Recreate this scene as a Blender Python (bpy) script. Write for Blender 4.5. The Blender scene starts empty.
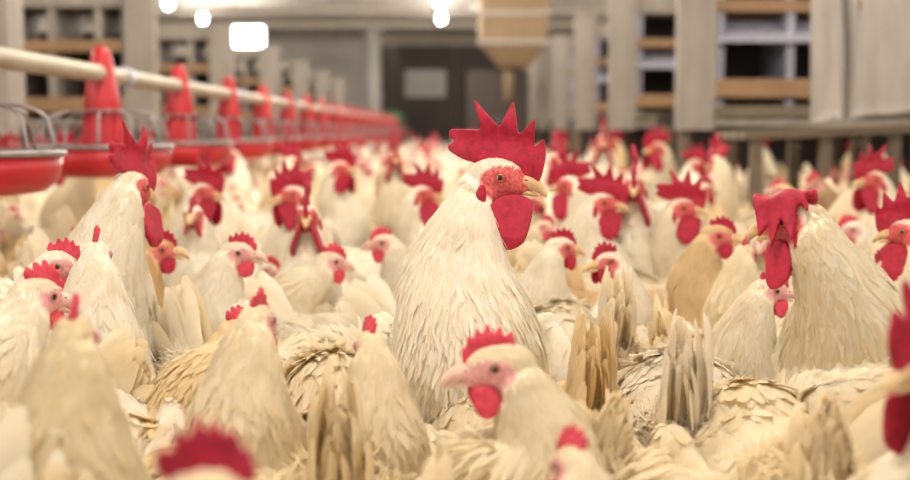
import bpy, math, random
import numpy as np
from mathutils import Vector, Matrix, Euler

random.seed(7)
RNG = np.random.default_rng(11)
SC = bpy.context.scene
COL = SC.collection
R = math.radians

# ------------------------------------------------------------------ camera, world, exposure
CAM_H = 0.60
FPX = 1264.0
PITCH = math.atan(110 / FPX)          # horizon sits at row 130
YAW = math.atan(5 / FPX)              # the house axis runs to column 450
cam_data = bpy.data.cameras.new('camera')
cam = bpy.data.objects.new('camera', cam_data)
COL.objects.link(cam)
cam.location = (0, 0, CAM_H)
cam.rotation_euler = (math.pi / 2 - PITCH, 0, -YAW)
cam_data.sensor_width = 36
cam_data.lens = FPX / 910 * 36
cam_data.clip_start = 0.02
cam_data.clip_end = 200
cam_data.dof.use_dof = True
cam_data.dof.focus_distance = 1.50
cam_data.dof.aperture_fstop = 3.6
SC.camera = cam

SC.view_settings.view_transform = 'Standard'
SC.view_settings.look = 'None'
SC.view_settings.exposure = 0.0
SC.view_settings.gamma = 1.0
SC.view_settings.use_curve_mapping = False

world = bpy.data.worlds.new('daylight')
SC.world = world
world.use_nodes = True
bg = world.node_tree.nodes['Background']
bg.inputs[0].default_value = (1.0, 0.94, 0.87, 1)
bg.inputs[1].default_value = 1.5

LAMP_H = 2.40
LAMP_ROWS = [-4.0, -0.14, 3.6]
LAMP_Y = [0.7 + 2.5 * i for i in range(0, 9)]
LAMP_POWER = 88.0

_M = Matrix.Rotation(-YAW, 3, 'Z') @ Matrix.Rotation(math.pi / 2 - PITCH, 3, 'X')


def at(px, py, depth):
    """world point seen at a pixel of the photograph, at a given distance down the house"""
    d = _M @ Vector(((px - 455) / FPX, (240 - py) / FPX, -1))
    return Vector((0, 0, CAM_H)) + d * (depth / d.y)


def to_px(p):
    q = _M.transposed() @ (Vector(p) - Vector((0, 0, CAM_H)))
    return 455 + FPX * q.x / -q.z, 240 - FPX * q.y / -q.z


# ------------------------------------------------------------------ materials
def new_mat(name):
    m = bpy.data.materials.new(name)
    m.use_nodes = True
    nt = m.node_tree
    b = nt.nodes['Principled BSDF']
    return m, nt, b


def N(nt, kind, **kw):
    n = nt.nodes.new(kind)
    for k, v in kw.items():
        setattr(n, k, v)
    return n


def mixc(nt, fac, a, b, mode='MIX'):
    n = nt.nodes.new('ShaderNodeMix')
    n.data_type = 'RGBA'
    n.blend_type = mode
    for sock, val in ((n.inputs[0], fac), (n.inputs[6], a), (n.inputs[7], b)):
        if isinstance(val, (int, float)):
            sock.default_value = val
        elif isinstance(val, tuple):
            sock.default_value = val if len(val) == 4 else (*val, 1)
        else:
            nt.links.new(val, sock)
    return n.outputs[2]


def noise(nt, scale, detail=4, coord='Object', rough=0.55, lo=0.4, hi=0.65, stretch=None):
    tc = N(nt, 'ShaderNodeTexCoord')
    src = tc.outputs[coord]
    if stretch:
        mp = N(nt, 'ShaderNodeMapping')
        mp.inputs['Scale'].default_value = stretch
        nt.links.new(src, mp.inputs[0])
        src = mp.outputs[0]
    n = N(nt, 'ShaderNodeTexNoise')
    n.inputs['Scale'].default_value = scale
    n.inputs['Detail'].default_value = detail
    n.inputs['Roughness'].default_value = rough
    nt.links.new(src, n.inputs['Vector'])
    mr = N(nt, 'ShaderNodeMapRange')
    mr.inputs[1].default_value = lo
    mr.inputs[2].default_value = hi
    nt.links.new(n.outputs[0], mr.inputs[0])
    return mr.outputs[0], n.outputs[0]


def bump(nt, b, h, strength=0.3, dist=0.002):
    n = N(nt, 'ShaderNodeBump')
    n.inputs['Strength'].default_value = strength
    n.inputs['Distance'].default_value = dist
    nt.links.new(h, n.inputs['Height'])
    nt.links.new(n.outputs[0], b.inputs['Normal'])


def simple(name, c1, c2, scale=8, rough=0.7, metal=0.0, bstr=0.3, bdist=0.002, stretch=None, lo=.35, hi=.7):
    m, nt, b = new_mat(name)
    f, raw = noise(nt, scale, lo=lo, hi=hi, stretch=stretch)
    nt.links.new(mixc(nt, f, c1, c2), b.inputs['Base Color'])
    b.inputs['Roughness'].default_value = rough
    b.inputs['Metallic'].default_value = metal
    bump(nt, b, raw, bstr, bdist)
    return m


def plumage_mat():
    m, nt, b = new_mat('plumage')
    at_ = N(nt, 'ShaderNodeAttribute', attribute_name='tint')
    oi = N(nt, 'ShaderNodeObjectInfo')
    c = mixc(nt, at_.outputs['Fac'], (0.90, 0.875, 0.805), (0.85, 0.745, 0.55))
    f, _ = noise(nt, 14, 3, lo=0.52, hi=0.72)
    sp = N(nt, 'ShaderNodeMath', operation='MULTIPLY')
    nt.links.new(f, sp.inputs[0])
    sp.inputs[1].default_value = 0.42
    c = mixc(nt, sp.outputs[0], c, (0.62, 0.50, 0.31))
    c = mixc(nt, 1.0, c, oi.outputs['Color'], 'MULTIPLY')
    nt.links.new(c, b.inputs['Base Color'])
    b.inputs['Roughness'].default_value = 0.85
    b.inputs['Specular IOR Level'].default_value = 0.15
    tr = N(nt, 'ShaderNodeBsdfTranslucent')
    nt.links.new(c, tr.inputs[0])
    mx = N(nt, 'ShaderNodeMixShader')
    mx.inputs[0].default_value = 0.38
    nt.links.new(b.outputs[0], mx.inputs[1])
    nt.links.new(tr.outputs[0], mx.inputs[2])
    nt.links.new(mx.outputs[0], nt.nodes['Material Output'].inputs[0])
    return m


def body_mat():
    m, nt, b = new_mat('body_skin_and_down')
    sk = N(nt, 'ShaderNodeAttribute', attribute_name='skin')
    lg = N(nt, 'ShaderNodeAttribute', attribute_name='leg')
    rd = N(nt, 'ShaderNodeAttribute', attribute_name='redness')
    oi = N(nt, 'ShaderNodeObjectInfo')
    f, _ = noise(nt, 30, 4)
    c = mixc(nt, f, (0.88, 0.83, 0.72), (0.80, 0.71, 0.53))
    c = mixc(nt, 1.0, c, oi.outputs['Color'], 'MULTIPLY')
    g, raw = noise(nt, 260, 4)
    pale = mixc(nt, g, (0.72, 0.42, 0.38), (0.60, 0.30, 0.30))
    red = mixc(nt, g, (0.62, 0.13, 0.11), (0.44, 0.035, 0.045))
    face = mixc(nt, rd.outputs['Fac'], pale, red)
    c = mixc(nt, sk.outputs['Fac'], c, face)
    c = mixc(nt, lg.outputs['Fac'], c, (0.62, 0.45, 0.20))
    nt.links.new(c, b.inputs['Base Color'])
    b.inputs['Roughness'].default_value = 0.6
    bump(nt, b, raw, 0.5, 0.0012)
    return m


def flesh(name, c1, c2, scale=120):
    m, nt, b = new_mat(name)
    f, raw = noise(nt, scale, 4, lo=.35, hi=.68)
    g, raw2 = noise(nt, 900, 2)
    nt.links.new(mixc(nt, f, c1, c2), b.inputs['Base Color'])
    b.inputs['Roughness'].default_value = 0.5
    b.inputs['Specular IOR Level'].default_value = 0.35
    b.inputs['Subsurface Weight'].default_value = 0.12
    b.inputs['Subsurface Radius'].default_value = (0.006, 0.0015, 0.001)
    ad = N(nt, 'ShaderNodeMath', operation='ADD')
    nt.links.new(raw, ad.inputs[0])
    nt.links.new(raw2, ad.inputs[1])
    bump(nt, b, ad.outputs[0], 0.55, 0.0011)
    return m


M = {}
M['plumage'] = plumage_mat()
M['body'] = body_mat()
M['comb'] = flesh('comb_red', (0.45, 0.006, 0.036), (0.27, 0.004, 0.021))
M['comb_pink'] = flesh('comb_pink', (0.66, 0.060, 0.095), (0.46, 0.02, 0.05))
M['lobe'] = flesh('earlobe_skin', (0.66, 0.36, 0.38), (0.55, 0.22, 0.27))
M['beak'] = simple('beak_horn', (0.72, 0.52, 0.27), (0.56, 0.36, 0.17), 90, 0.4, bstr=.2, bdist=.0005)
M['beak_pink'] = simple('beak_pinkish', (0.74, 0.50, 0.40), (0.62, 0.36, 0.30), 90, 0.4, bstr=.2, bdist=.0005)
M['iris'] = simple('iris', (0.42, 0.20, 0.06), (0.25, 0.10, 0.03), 400, 0.12, bstr=0)
M['pupil'] = simple('pupil', (0.01, 0.01, 0.01), (0.015, 0.01, 0.01), 50, 0.05, bstr=0)
M['nostril'] = simple('nostril', (0.12, 0.05, 0.03), (0.08, 0.03, 0.02), 50, 0.6, bstr=0)
M['red_plastic'] = simple('red_plastic', (0.50, 0.010, 0.020), (0.38, 0.008, 0.016), 12, 0.38, bstr=.05)
M['pipe'] = simple('galvanised_pipe_cream', (0.36, 0.32, 0.235), (0.29, 0.25, 0.18), 6, 0.5, bstr=.1)
M['wire'] = simple('zinc_wire', (0.30, 0.29, 0.29), (0.22, 0.21, 0.21), 30, 0.4, 0.7)
M['clamp'] = simple('blue_grey_clamp', (0.42, 0.44, 0.55), (0.34, 0.36, 0.46), 30, 0.5)
M['pale'] = simple('pale_painted_board', (0.29, 0.262, 0.230), (0.22, 0.198, 0.174), 5, 0.75, stretch=(3, 3, .6))
M['brown'] = simple('brown_plywood', (0.30, 0.185, 0.095), (0.20, 0.12, 0.065), 6, 0.7, stretch=(.7, 4, 4))
M['blue'] = simple('blue_grey_sheet', (0.34, 0.35, 0.44), (0.27, 0.28, 0.35), 4, 0.45)
M['dark'] = simple('dark_shade_and_feet', (0.055, 0.045, 0.04), (0.035, 0.03, 0.026), 5, 0.8)  # nest interior and under-rack shade put into colour; also cabinet feet
M['olive'] = simple('olive_board', (0.17, 0.145, 0.10), (0.12, 0.10, 0.07), 5, 0.8)
M['perch'] = simple('weathered_perch_wood', (0.15, 0.115, 0.08), (0.10, 0.075, 0.05), 6, 0.8, stretch=(.7, 4, 4))
M['cloth'] = simple('hanging_cloth', (0.36, 0.335, 0.31), (0.285, 0.265, 0.243), 7, 0.9, stretch=(3, 3, .5))
M['ceiling'] = simple('ceiling_panel', (0.60, 0.575, 0.545), (0.50, 0.48, 0.45), 1.2, 0.8)
M['wall'] = simple('wall_paint', (0.54, 0.52, 0.49), (0.46, 0.44, 0.41), 1.2, 0.8)
M['door'] = simple('dark_door_paint', (0.062, 0.048, 0.041), (0.05, 0.038, 0.032), 1.5, 0.7)
M['ply'] = simple('yellow_plywood', (0.28, 0.195, 0.11), (0.21, 0.145, 0.08), 3, 0.7)
M['white'] = simple('white_sheet', (0.46, 0.45, 0.42), (0.40, 0.39, 0.37), 4, 0.6)
M['green'] = simple('green_plastic', (0.03, 0.15, 0.06), (0.025, 0.11, 0.05), 4, 0.5)
M['litter'] = simple('litter_floor', (0.20, 0.14, 0.085), (0.09, 0.062, 0.04), 25, 0.95, bstr=.8, bdist=.01)
M['joist'] = simple('ceiling_rib', (0.40, 0.36, 0.31), (0.34, 0.31, 0.27), 3, 0.7)

mb, nt, b = new_mat('lamp_glow')
b.inputs['Emission Color'].default_value = (1, 0.93, 0.82, 1)
b.inputs['Emission Strength'].default_value = 30
M['glow'] = mb


# ------------------------------------------------------------------ mesh helpers
def mk_mesh(name, V, polys, mats, attrs=None, smooth=True):
    """V (n,3); polys list of (int array (k,3|4), material index)"""
    V = np.asarray(V, dtype=np.float32)
    polys = [(np.asarray(p, dtype=np.int32), mi) for p, mi in polys if len(p)]
    nf = sum(len(p) for p, _ in polys)
    loops = np.concatenate([p.ravel() for p, _ in polys])
    sizes = np.concatenate([np.full(len(p), p.shape[1], dtype=np.int32) for p, _ in polys])
    starts = np.concatenate(([0], np.cumsum(sizes)[:-1])).astype(np.int32)
    mi = np.concatenate([np.full(len(p), m_, dtype=np.int32) for p, m_ in polys])
    me = bpy.data.meshes.new(name)
    me.vertices.add(len(V))
    me.vertices.foreach_set('co', V.ravel())
    me.loops.add(len(loops))
    me.loops.foreach_set('vertex_index', loops)
    me.polygons.add(nf)
    me.polygons.foreach_set('loop_start', starts)
    me.polygons.foreach_set('loop_total', sizes)
    me.polygons.foreach_set('material_index', mi)
    me.polygons.foreach_set('use_smooth', np.full(nf, smooth, dtype=bool))
    for m_ in mats:
        me.materials.append(m_)
    me.update(calc_edges=True)
    if attrs:
        for k, a in attrs.items():
            at_ = me.attributes.new(k, 'FLOAT', 'POINT')
            at_.data.foreach_set('value', np.asarray(a, dtype=np.float32))
    return me


class Geo:
    """collects shapes for one mesh"""
    def __init__(s):
        s.V, s.P, s.n = [], [], 0
        s.A = []
        s.NR = []

    def add(s, V, polys, mi=0, tint=0.0, nr=None):
        V = np.asarray(V, dtype=np.float64)
        s.NR.append(np.full((len(V), 3), np.nan) if nr is None else nr)
        for p in polys:
            if len(p):
                s.P.append((np.asarray(p) + s.n, mi))
        s.V.append(V)
        s.A.append(np.full(len(V), tint) if np.isscalar(tint) else tint)
        s.n += len(V)
        return s

    def box(s, lo, hi, mi=0):
        x0, y0, z0 = lo
        x1, y1, z1 = hi
        V = [(x0, y0, z0), (x1, y0, z0), (x1, y1, z0), (x0, y1, z0), (x0, y0, z1), (x1, y0, z1), (x1, y1, z1), (x0, y1, z1)]
        return s.add(V, [[(0, 3, 2, 1), (4, 5, 6, 7), (0, 1, 5, 4), (1, 2, 6, 5), (2, 3, 7, 6), (3, 0, 4, 7)]], mi)

    def tube(s, pts, rad, n=10, mi=0, cap=True, tint=0.0):
        pts = np.asarray(pts, float)
        rad = np.full(len(pts), rad) if np.isscalar(rad) else np.asarray(rad, float)
        V, Q, T = loft(pts, rad, rad, n)
        return s.add(V, [Q, T] if cap else [Q], mi, tint)

    def ell(s, c, r, rot=None, nu=14, nv=9, mi=0, tint=0.0):
        V, Q, T = ellipsoid(nu, nv)
        V = V * np.asarray(r)
        if rot is not None:
            V = V @ np.asarray(rot).T
        return s.add(V + np.asarray(c), [Q, T], mi, tint)

    def mesh(s, name, mats, smooth=True, tint=False, extra=None):
        V = np.concatenate(s.V)
        attrs = dict(extra or {})
        if tint:
            attrs['tint'] = np.concatenate(s.A)
        me = mk_mesh(name, V, s.P, mats, attrs, smooth)
        nr = np.concatenate(s.NR)
        bad = np.isnan(nr[:, 0])
        if not bad.all():
            base = np.empty(len(V) * 3, np.float32)
            me.vertex_normals.foreach_get('vector', base)
            base = base.reshape(-1, 3)
            nr = np.where(bad[:, None], base, nr)
            me.normals_split_custom_set_from_vertices(nr.tolist())
        return me


def ellipsoid(nu, nv):
    V = [(0, 0, 1)]
    for j in range(1, nv):
        th = math.pi * j / nv
        for i in range(nu):
            a = 2 * math.pi * i / nu
            V.append((math.sin(th) * math.cos(a), math.sin(th) * math.sin(a), math.cos(th)))
    V.append((0, 0, -1))
    Q, T = [], []
    for i in range(nu):
        T.append((0, 1 + i, 1 + (i + 1) % nu))
        for j in range(nv - 2):
            a = 1 + j * nu + i
            b_ = 1 + j * nu + (i + 1) % nu
            Q.append((a, a + nu, b_ + nu, b_))
        k = 1 + (nv - 2) * nu
        T.append((k + i, len(V) - 1, k + (i + 1) % nu))
    return np.array(V, float), np.array(Q), np.array(T)


def frames(pts, side0=None):
    pts = np.asarray(pts, float)
    T = np.gradient(pts, axis=0)
    T /= np.linalg.norm(T, axis=1)[:, None] + 1e-12
    S = np.zeros_like(T)
    s = np.array((0, 1.0, 0)) if side0 is None else np.asarray(side0, float)
    if abs(np.dot(s, T[0])) > .95:
        s = np.array((1.0, 0, 0))
    for i in range(len(pts)):
        s = s - T[i] * np.dot(s, T[i])
        s /= np.linalg.norm(s)
        S[i] = s
    U = np.cross(T, S)
    return T, S, U


def loft(pts, ry, rz, n=16, side0=None):
    pts = np.asarray(pts, float)
    T, S, U = frames(pts, side0)
    a = np.linspace(0, 2 * np.pi, n, endpoint=False)
    V = pts[:, None, :] + (np.cos(a)[None, :, None] * S[:, None, :] * np.asarray(ry)[:, None, None]
                           + np.sin(a)[None, :, None] * U[:, None, :] * np.asarray(rz)[:, None, None])
    m = len(pts)
    V = V.reshape(-1, 3)
    idx = np.arange(m * n).reshape(m, n)
    nx = np.roll(idx, -1, axis=1)
    Q = np.stack([idx[:-1], nx[:-1], nx[1:], idx[1:]], axis=-1).reshape(-1, 4)
    c0, c1 = len(V), len(V) + 1
    V = np.vstack([V, pts[0], pts[-1]])
    T0 = np.stack([np.full(n, c0), nx[0], idx[0]], axis=-1)
    T1 = np.stack([np.full(n, c1), idx[-1], nx[-1]], axis=-1)
    return V, Q, np.vstack([T0, T1])


def catmull(P, per=8):
    P = np.asarray(P, float)
    A = np.vstack([2 * P[0] - P[1], P, 2 * P[-1] - P[-2]])
    out = []
    for i in range(1, len(A) - 2):
        p0, p1, p2, p3 = A[i - 1], A[i], A[i + 1], A[i + 2]
        for t in np.linspace(0, 1, per, endpoint=False):
            out.append(.5 * ((2 * p1) + (-p0 + p2) * t + (2 * p0 - 5 * p1 + 4 * p2 - p3) * t * t + (-p0 + 3 * p1 - 3 * p2 + p3) * t ** 3))
    out.append(A[-2])
    return np.array(out)


def remesh(me, voxel, smooth_it=2):
    o = bpy.data.objects.new('temp', me)
    COL.objects.link(o)
    md = o.modifiers.new('r', 'REMESH')
    md.mode = 'VOXEL'
    md.voxel_size = voxel
    if smooth_it:
        sm = o.modifiers.new('s', 'SMOOTH')
        sm.factor = .5
        sm.iterations = smooth_it
    dg = bpy.context.evaluated_depsgraph_get()
    dg.update()
    r = bpy.data.meshes.new_from_object(o.evaluated_get(dg), depsgraph=dg)
    bpy.data.objects.remove(o)
    V = np.empty(len(r.vertices) * 3, np.float32)
    r.vertices.foreach_get('co', V)
    nl = len(r.loops)
    L = np.empty(nl, np.int32)
    r.loops.foreach_get('vertex_index', L)
    tot = np.empty(len(r.polygons), np.int32)
    r.polygons.foreach_get('loop_total', tot)
    st = np.empty(len(r.polygons), np.int32)
    r.polygons.foreach_get('loop_start', st)
    Nn = np.empty(len(r.vertices) * 3, np.float32)
    r.vertex_normals.foreach_get('vector', Nn)
    quads = np.array([L[s:s + 4] for s in st[tot == 4]]) if (tot != 4).any() else L.reshape(-1, 4)
    bpy.data.meshes.remove(r)
    bpy.data.meshes.remove(me)
    return V.reshape(-1, 3).astype(float), quads, Nn.reshape(-1, 3).astype(float)


def plate(outline, thick, voxel, rounds=3, sub=3):
    """a fleshy plate from a closed outline (u, w), with real thickness along v"""
    P = np.asarray(outline, float)
    n = len(P)
    out = []
    for i in range(n):
        p0, p1, p2, p3 = P[i - 1], P[i], P[(i + 1) % n], P[(i + 2) % n]
        for t in np.linspace(0, 1, sub, endpoint=False):
            c = .5 * ((2 * p1) + (-p0 + p2) * t + (2 * p0 - 5 * p1 + 4 * p2 - p3) * t * t + (-p0 + 3 * p1 - 3 * p2 + p3) * t ** 3)
            out.append(.5 * c + .5 * (p1 + (p2 - p1) * t))
    P = np.array(out)
    n = len(P)
    me = bpy.data.meshes.new('t')
    V = [(a, -thick / 2, b_) for a, b_ in P] + [(a, thick / 2, b_) for a, b_ in P]
    F = [tuple(range(n)), tuple(reversed(range(n, 2 * n)))] + [(i, i + n, (i + 1) % n + n, (i + 1) % n) for i in range(n)]
    me.from_pydata(V, [], F)
    import bmesh
    bm = bmesh.new()
    bm.from_mesh(me)
    bmesh.ops.triangulate(bm, faces=[f for f in bm.faces if len(f.verts) > 4])
    bmesh.ops.recalc_face_normals(bm, faces=bm.faces)
    bm.to_mesh(me)
    bm.free()
    if voxel is None:
        V = np.array([v.co[:] for v in me.vertices])
        T = np.array([p.vertices[:] for p in me.polygons if len(p.vertices) == 3])
        Q = np.array([p.vertices[:] for p in me.polygons if len(p.vertices) == 4])
        bpy.data.meshes.remove(me)
        return V, [T, Q]
    V, Q, _ = remesh(me, voxel, rounds)
    return V, [Q]


def feathers(P, Nr, D, L, W, lift, curl, tint, rows=5, shape='round', cols=3):
    """real feather vanes: a curved strip per feather"""
    n = len(P)
    D = D - Nr * np.sum(D * Nr, axis=1)[:, None]
    D /= np.linalg.norm(D, axis=1)[:, None] + 1e-9
    S = np.cross(Nr, D)
    s = np.linspace(0, 1, rows)
    if shape == 'round':
        wp = np.interp(s, [0, .3, .7, .9, 1], [.45, .95, 1, .7, .22])
    elif shape == 'long':
        wp = np.interp(s, [0, .3, .75, 1], [.5, 1, .8, .12])
    else:
        wp = np.interp(s, [0, .5, 1], [.7, 1, .15])
    ctr = (P[:, None, :] + D[:, None, :] * (L[:, None] * s[None, :])[..., None]
           + Nr[:, None, :] * (L[:, None] * (lift[:, None] * s[None, :] - curl[:, None] * s[None, :] ** 2))[..., None])
    cc = np.linspace(-1, 1, cols)
    V = ctr[:, :, None, :] + S[:, None, None, :] * (W[:, None, None] * .5 * wp[None, :, None] * cc[None, None, :])[..., None]
    ridge = (1 - cc ** 2) * .18
    V += Nr[:, None, None, :] * (W[:, None, None] * wp[None, :, None] * ridge[None, None, :])[..., None]
    idx = np.arange(n * rows * cols).reshape(n, rows, cols)
    Q = np.stack([idx[:, :-1, :-1], idx[:, 1:, :-1], idx[:, 1:, 1:], idx[:, :-1, 1:]], axis=-1).reshape(-1, 4)
    tv = np.repeat(tint, rows * cols).reshape(n, rows, cols) + (s[None, :, None] - .5) * .18
    nn = Nr[:, None, None, :] + S[:, None, None, :] * (cc[None, None, :, None] * .28) + D[:, None, None, :] * (.06 + .12 * s[None, :, None, None])
    nn = nn + RNG.normal(0, .07, (n, 1, 1, 3))
    nn /= np.linalg.norm(nn, axis=3)[..., None]
    return V.reshape(-1, 3), Q, np.clip(tv, 0, 1).ravel(), nn.reshape(-1, 3)


def scatter(V, Q, Nn, n, weight):
    """n points on a quad mesh, weighted per face"""
    a, b_, c, d = V[Q[:, 0]], V[Q[:, 1]], V[Q[:, 2]], V[Q[:, 3]]
    area = .5 * np.linalg.norm(np.cross(c - a, d - b_), axis=1)
    w = area * weight
    f = RNG.choice(len(Q), n, p=w / w.sum())
    u, v = RNG.random(n)[:, None], RNG.random(n)[:, None]
    q = Q[f]
    P = (1 - u) * (1 - v) * V[q[:, 0]] + u * (1 - v) * V[q[:, 1]] + u * v * V[q[:, 2]] + (1 - u) * v * V[q[:, 3]]
    nn = (1 - u) * (1 - v) * Nn[q[:, 0]] + u * (1 - v) * Nn[q[:, 1]] + u * v * Nn[q[:, 2]] + (1 - u) * v * Nn[q[:, 3]]
    nn /= np.linalg.norm(nn, axis=1)[:, None] + 1e-9
    return P, nn


# ------------------------------------------------------------------ outlines of fleshy parts (metres, u forward, w up, from the eye)
K = 2380.0
COMB_ROOSTER = [((x - 205) / K - .0045, (243 - y) / K + .0005 + .05 * max(0, (215 - y) / K)) for x, y in
                [(150, 212), (104, 206), (60, 188), (53, 172), (72, 160), (52, 148), (54, 130), (95, 124), (142, 120), (132, 88), (112, 42),
                 (160, 80), (193, 106), (207, 72), (222, 34), (238, 80), (250, 120), (272, 95), (291, 72), (296, 112), (300, 148),
                 (322, 124), (334, 168), (331, 215), (320, 252), (292, 262), (262, 250), (236, 228), (205, 212), (180, 208)]]
COMB_FLOP = [(-.040, .010), (-.060, .016), (-.068, .034), (-.055, .036), (-.062, .055), (-.044, .050), (-.040, .070), (-.020, .058),
             (-.008, .074), (.008, .060), (.022, .066), (.034, .044), (.042, .026), (.044, .006), (.030, -.002), (.010, .010), (-.012, .014)]
COMB_HEN = [(-.016, .013), (-.022, .022), (-.020, .034), (-.012, .029), (-.010, .042), (-.002, .034), (.001, .046), (.008, .034),
            (.012, .043), (.016, .030), (.021, .035), (.024, .022), (.028, .022), (.029, .008), (.026, .001), (.016, .006), (.006, .012), (-.006, .014)]
WATTLE_ROOSTER = [((x - 205) / K, (243 - y) / K) for x, y in
                  [(240, 284), (205, 296), (176, 330), (166, 376), (176, 418), (212, 446), (248, 447), (275, 425), (290, 380), (297, 340), (300, 304), (278, 288)]]
WATTLE_HEN = [(.004, -.013), (-.002, -.022), (.001, -.034), (.009, -.038), (.017, -.033), (.021, -.022), (.020, -.012)]
PLATES = {}


def get_plate(kind, lod):
    key = (kind, lod)
    if key not in PLATES:
        ol, th = {'comb_rooster': (COMB_ROOSTER, .007), 'comb_flop': (COMB_FLOP, .007), 'comb_hen': (COMB_HEN, .0045),
                  'wattle_rooster': (WATTLE_ROOSTER, .007), 'wattle_hen': (WATTLE_HEN, .0045)}[kind]
        if lod >= 2:
            ol2 = ol
            PLATES[key] = plate(ol2, th, None, sub=1)
        else:
            vox = (.0012 if lod == 0 else .0020)
            if 'hen' in kind:
                vox = .0014 if lod == 0 else .0018
            PLATES[key] = plate(ol, th, vox, 4 if lod == 0 else 2)
    return PLATES[key]


# ------------------------------------------------------------------ the birds
def bird_parts(kind, head, hyaw, hpitch, lod, comb=None, red=None, seed=0, tail_up=45, fluff=1.0, hs=None, neck_fat=1.0, ruffle=0, wsc=1.0, tail_len=1.0):
    """returns dict part name -> mesh. local space: x forward, y left, z up, feet at z = 0"""
    rs = np.random.default_rng(seed + 100)
    rooster = kind == 'rooster'
    bs = 1.22 if rooster else 1.0
    hs = hs or (1.0 if rooster else 1.0)
    H = np.array(head, float)
    cy, sy, cp, sp = math.cos(hyaw), math.sin(hyaw), math.cos(hpitch), math.sin(hpitch)
    F = np.array((cy * cp, sy * cp, sp))
    S = np.array((-sy, cy, 0.0))
    U = np.cross(F, S)
    HR = np.stack([F, S, U], axis=1)      # columns

    def hl(p):                              # head local -> bird local
        return (np.asarray(p, float) * hs) @ HR.T + H
    red = (1.0 if rooster else 0.25) if red is None else red
    # spine
    k = 1.28 if rooster else 1.0            # rooster/hen skull ratio
    tor = np.array([(-.195, 0, .290, .012, .012), (-.165, 0, .270, .045, .042), (-.10, 0, .235, .080, .072), (-.02, 0, .212, .097, .092),
                    (.055, 0, .215, .094, .096), (.105, 0, .245, .079, .080)]) * bs
    low = H[2] < .30
    nb = np.array((.122 * bs, 0, (.292 if not low else .25) * bs))
    hj = H - F * .015 * k * hs - U * .008 * k * hs
    hb = hj - F * .008 * k - U * .016 * k + np.array((0, 0, -.006))
    d = hj - nb
    mid = nb + d * .5 + np.array((.012, 0, .0)) * (0 if rooster else 1) + np.array((-.004, 0, .006))
    nf = neck_fat
    mid = nb * .5 + hb * .5 - F * np.array((.012, .012, 0)) * (1 if not low else -1)
    neck = np.array([(*nb, .060 * bs * nf, .063 * bs * nf), (*mid, (.047 if not rooster else .054) * nf, (.049 if not rooster else .057) * nf),
                     (*hb, (.0295 if not rooster else .033), (.0295 if not rooster else .034)),
                     (*hj, (.0205 if rooster else .0220) * k, .0200 * k)])
    ctrl = np.vstack([tor, neck])
    per = 8 if lod < 2 else 2
    sp_ = catmull(ctrl, per)
    sp_[:, 3:] = np.maximum(sp_[:, 3:], .004)
    pts, ry, rz = sp_[:, :3], sp_[:, 3], sp_[:, 4]
    g = Geo()
    V, Q, T = loft(pts, ry, rz, 24 if lod < 2 else (10 if lod == 2 else 8))
    g.add(V, [Q, T])
    nu, nv = (20, 12) if lod < 2 else ((10, 6) if lod == 2 else (7, 5))
    g.ell(hl((-.004 * k, 0, 0)), np.array((.029, .0158, .0185)) * k * hs, HR, nu, nv)
    g.ell(hl((.014 * k, 0, -.004 * k)), np.array((.016, .0105, .0115)) * k * hs, HR, nu, nv)
    for s_ in (() if lod == 3 else (-1, 1)):
        hip = np.array((-.01, s_ * .055, .19)) * bs
        hock = np.array((-.045, s_ * .058, .105)) * bs
        foot = np.array((-.005, s_ * .058, .012)) * bs
        if lod < 2:
            g.tube(catmull([hip, (hip + hock) / 2 + (.012, 0, 0), hock], 5), np.linspace(.045, .014, 11) * bs, 14)
        else:
            g.tube([hip, hock], [.042 * bs, .012 * bs], 6)
        g.tube([hock, (hock + foot) / 2, foot], .0075 * bs, 8 if lod < 2 else 4)
        for ang in (-28, 0, 28, 180):
            ln = (.058 if ang != 180 else .026) * bs
            e = foot + np.array((math.cos(R(ang)) * ln, math.sin(R(ang)) * ln, -.007))
            g.tube([foot, (foot + e) / 2, e], [.007 * bs, .006 * bs, .0035 * bs], 6 if lod < 2 else 3)
    geoms = {}
    if lod < 2:
        tmp = g.mesh('t', [])
        vox = {0: .0034, 1: .0066}[lod]
        V, Q, Nn = remesh(tmp, vox, 2)
    else:
        V = np.concatenate(g.V)
        Q = None
    # masks
    hlc = ((V - H) @ HR) / hs
    e = ((hlc[:, 0] - .006 * k) / (.025 * k)) ** 2 + ((hlc[:, 2] + .004 * k) / ((.0145 if not rooster else .0175) * k)) ** 2
    front = np.clip((hlc[:, 0] - .014 * k) / (.004 * k), 0, 1) * (hlc[:, 2] < .05) * (hlc[:, 2] > -.03 * k)
    throat = (hlc[:, 0] > -.004 * k) * (hlc[:, 2] < -.008 * k) * (hlc[:, 2] > -.026 * k)
    if not rooster:
        front = front * np.clip((.007 - hlc[:, 2]) / .003, 0, 1)
        e = ((hlc[:, 0] - .005) / .0215) ** 2 + ((hlc[:, 2] + .003) / .0125) ** 2
    skin = np.maximum(np.clip((1.15 - e) * 3, 0, 1), np.maximum(front, throat)) * (np.abs(hlc[:, 1]) < .05) * (hlc[:, 0] > -.05) * (hlc[:, 0] < .06)
    leg = np.clip((.105 * bs - V[:, 2]) * 80, 0, 1) * (np.linalg.norm(V[:, :2] - H[:2], axis=1) > .07 if low else 1)
    attrs = {'skin': skin, 'leg': leg, 'redness': np.full(len(V), red)}
    out = {}
    fg = Geo()
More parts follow.
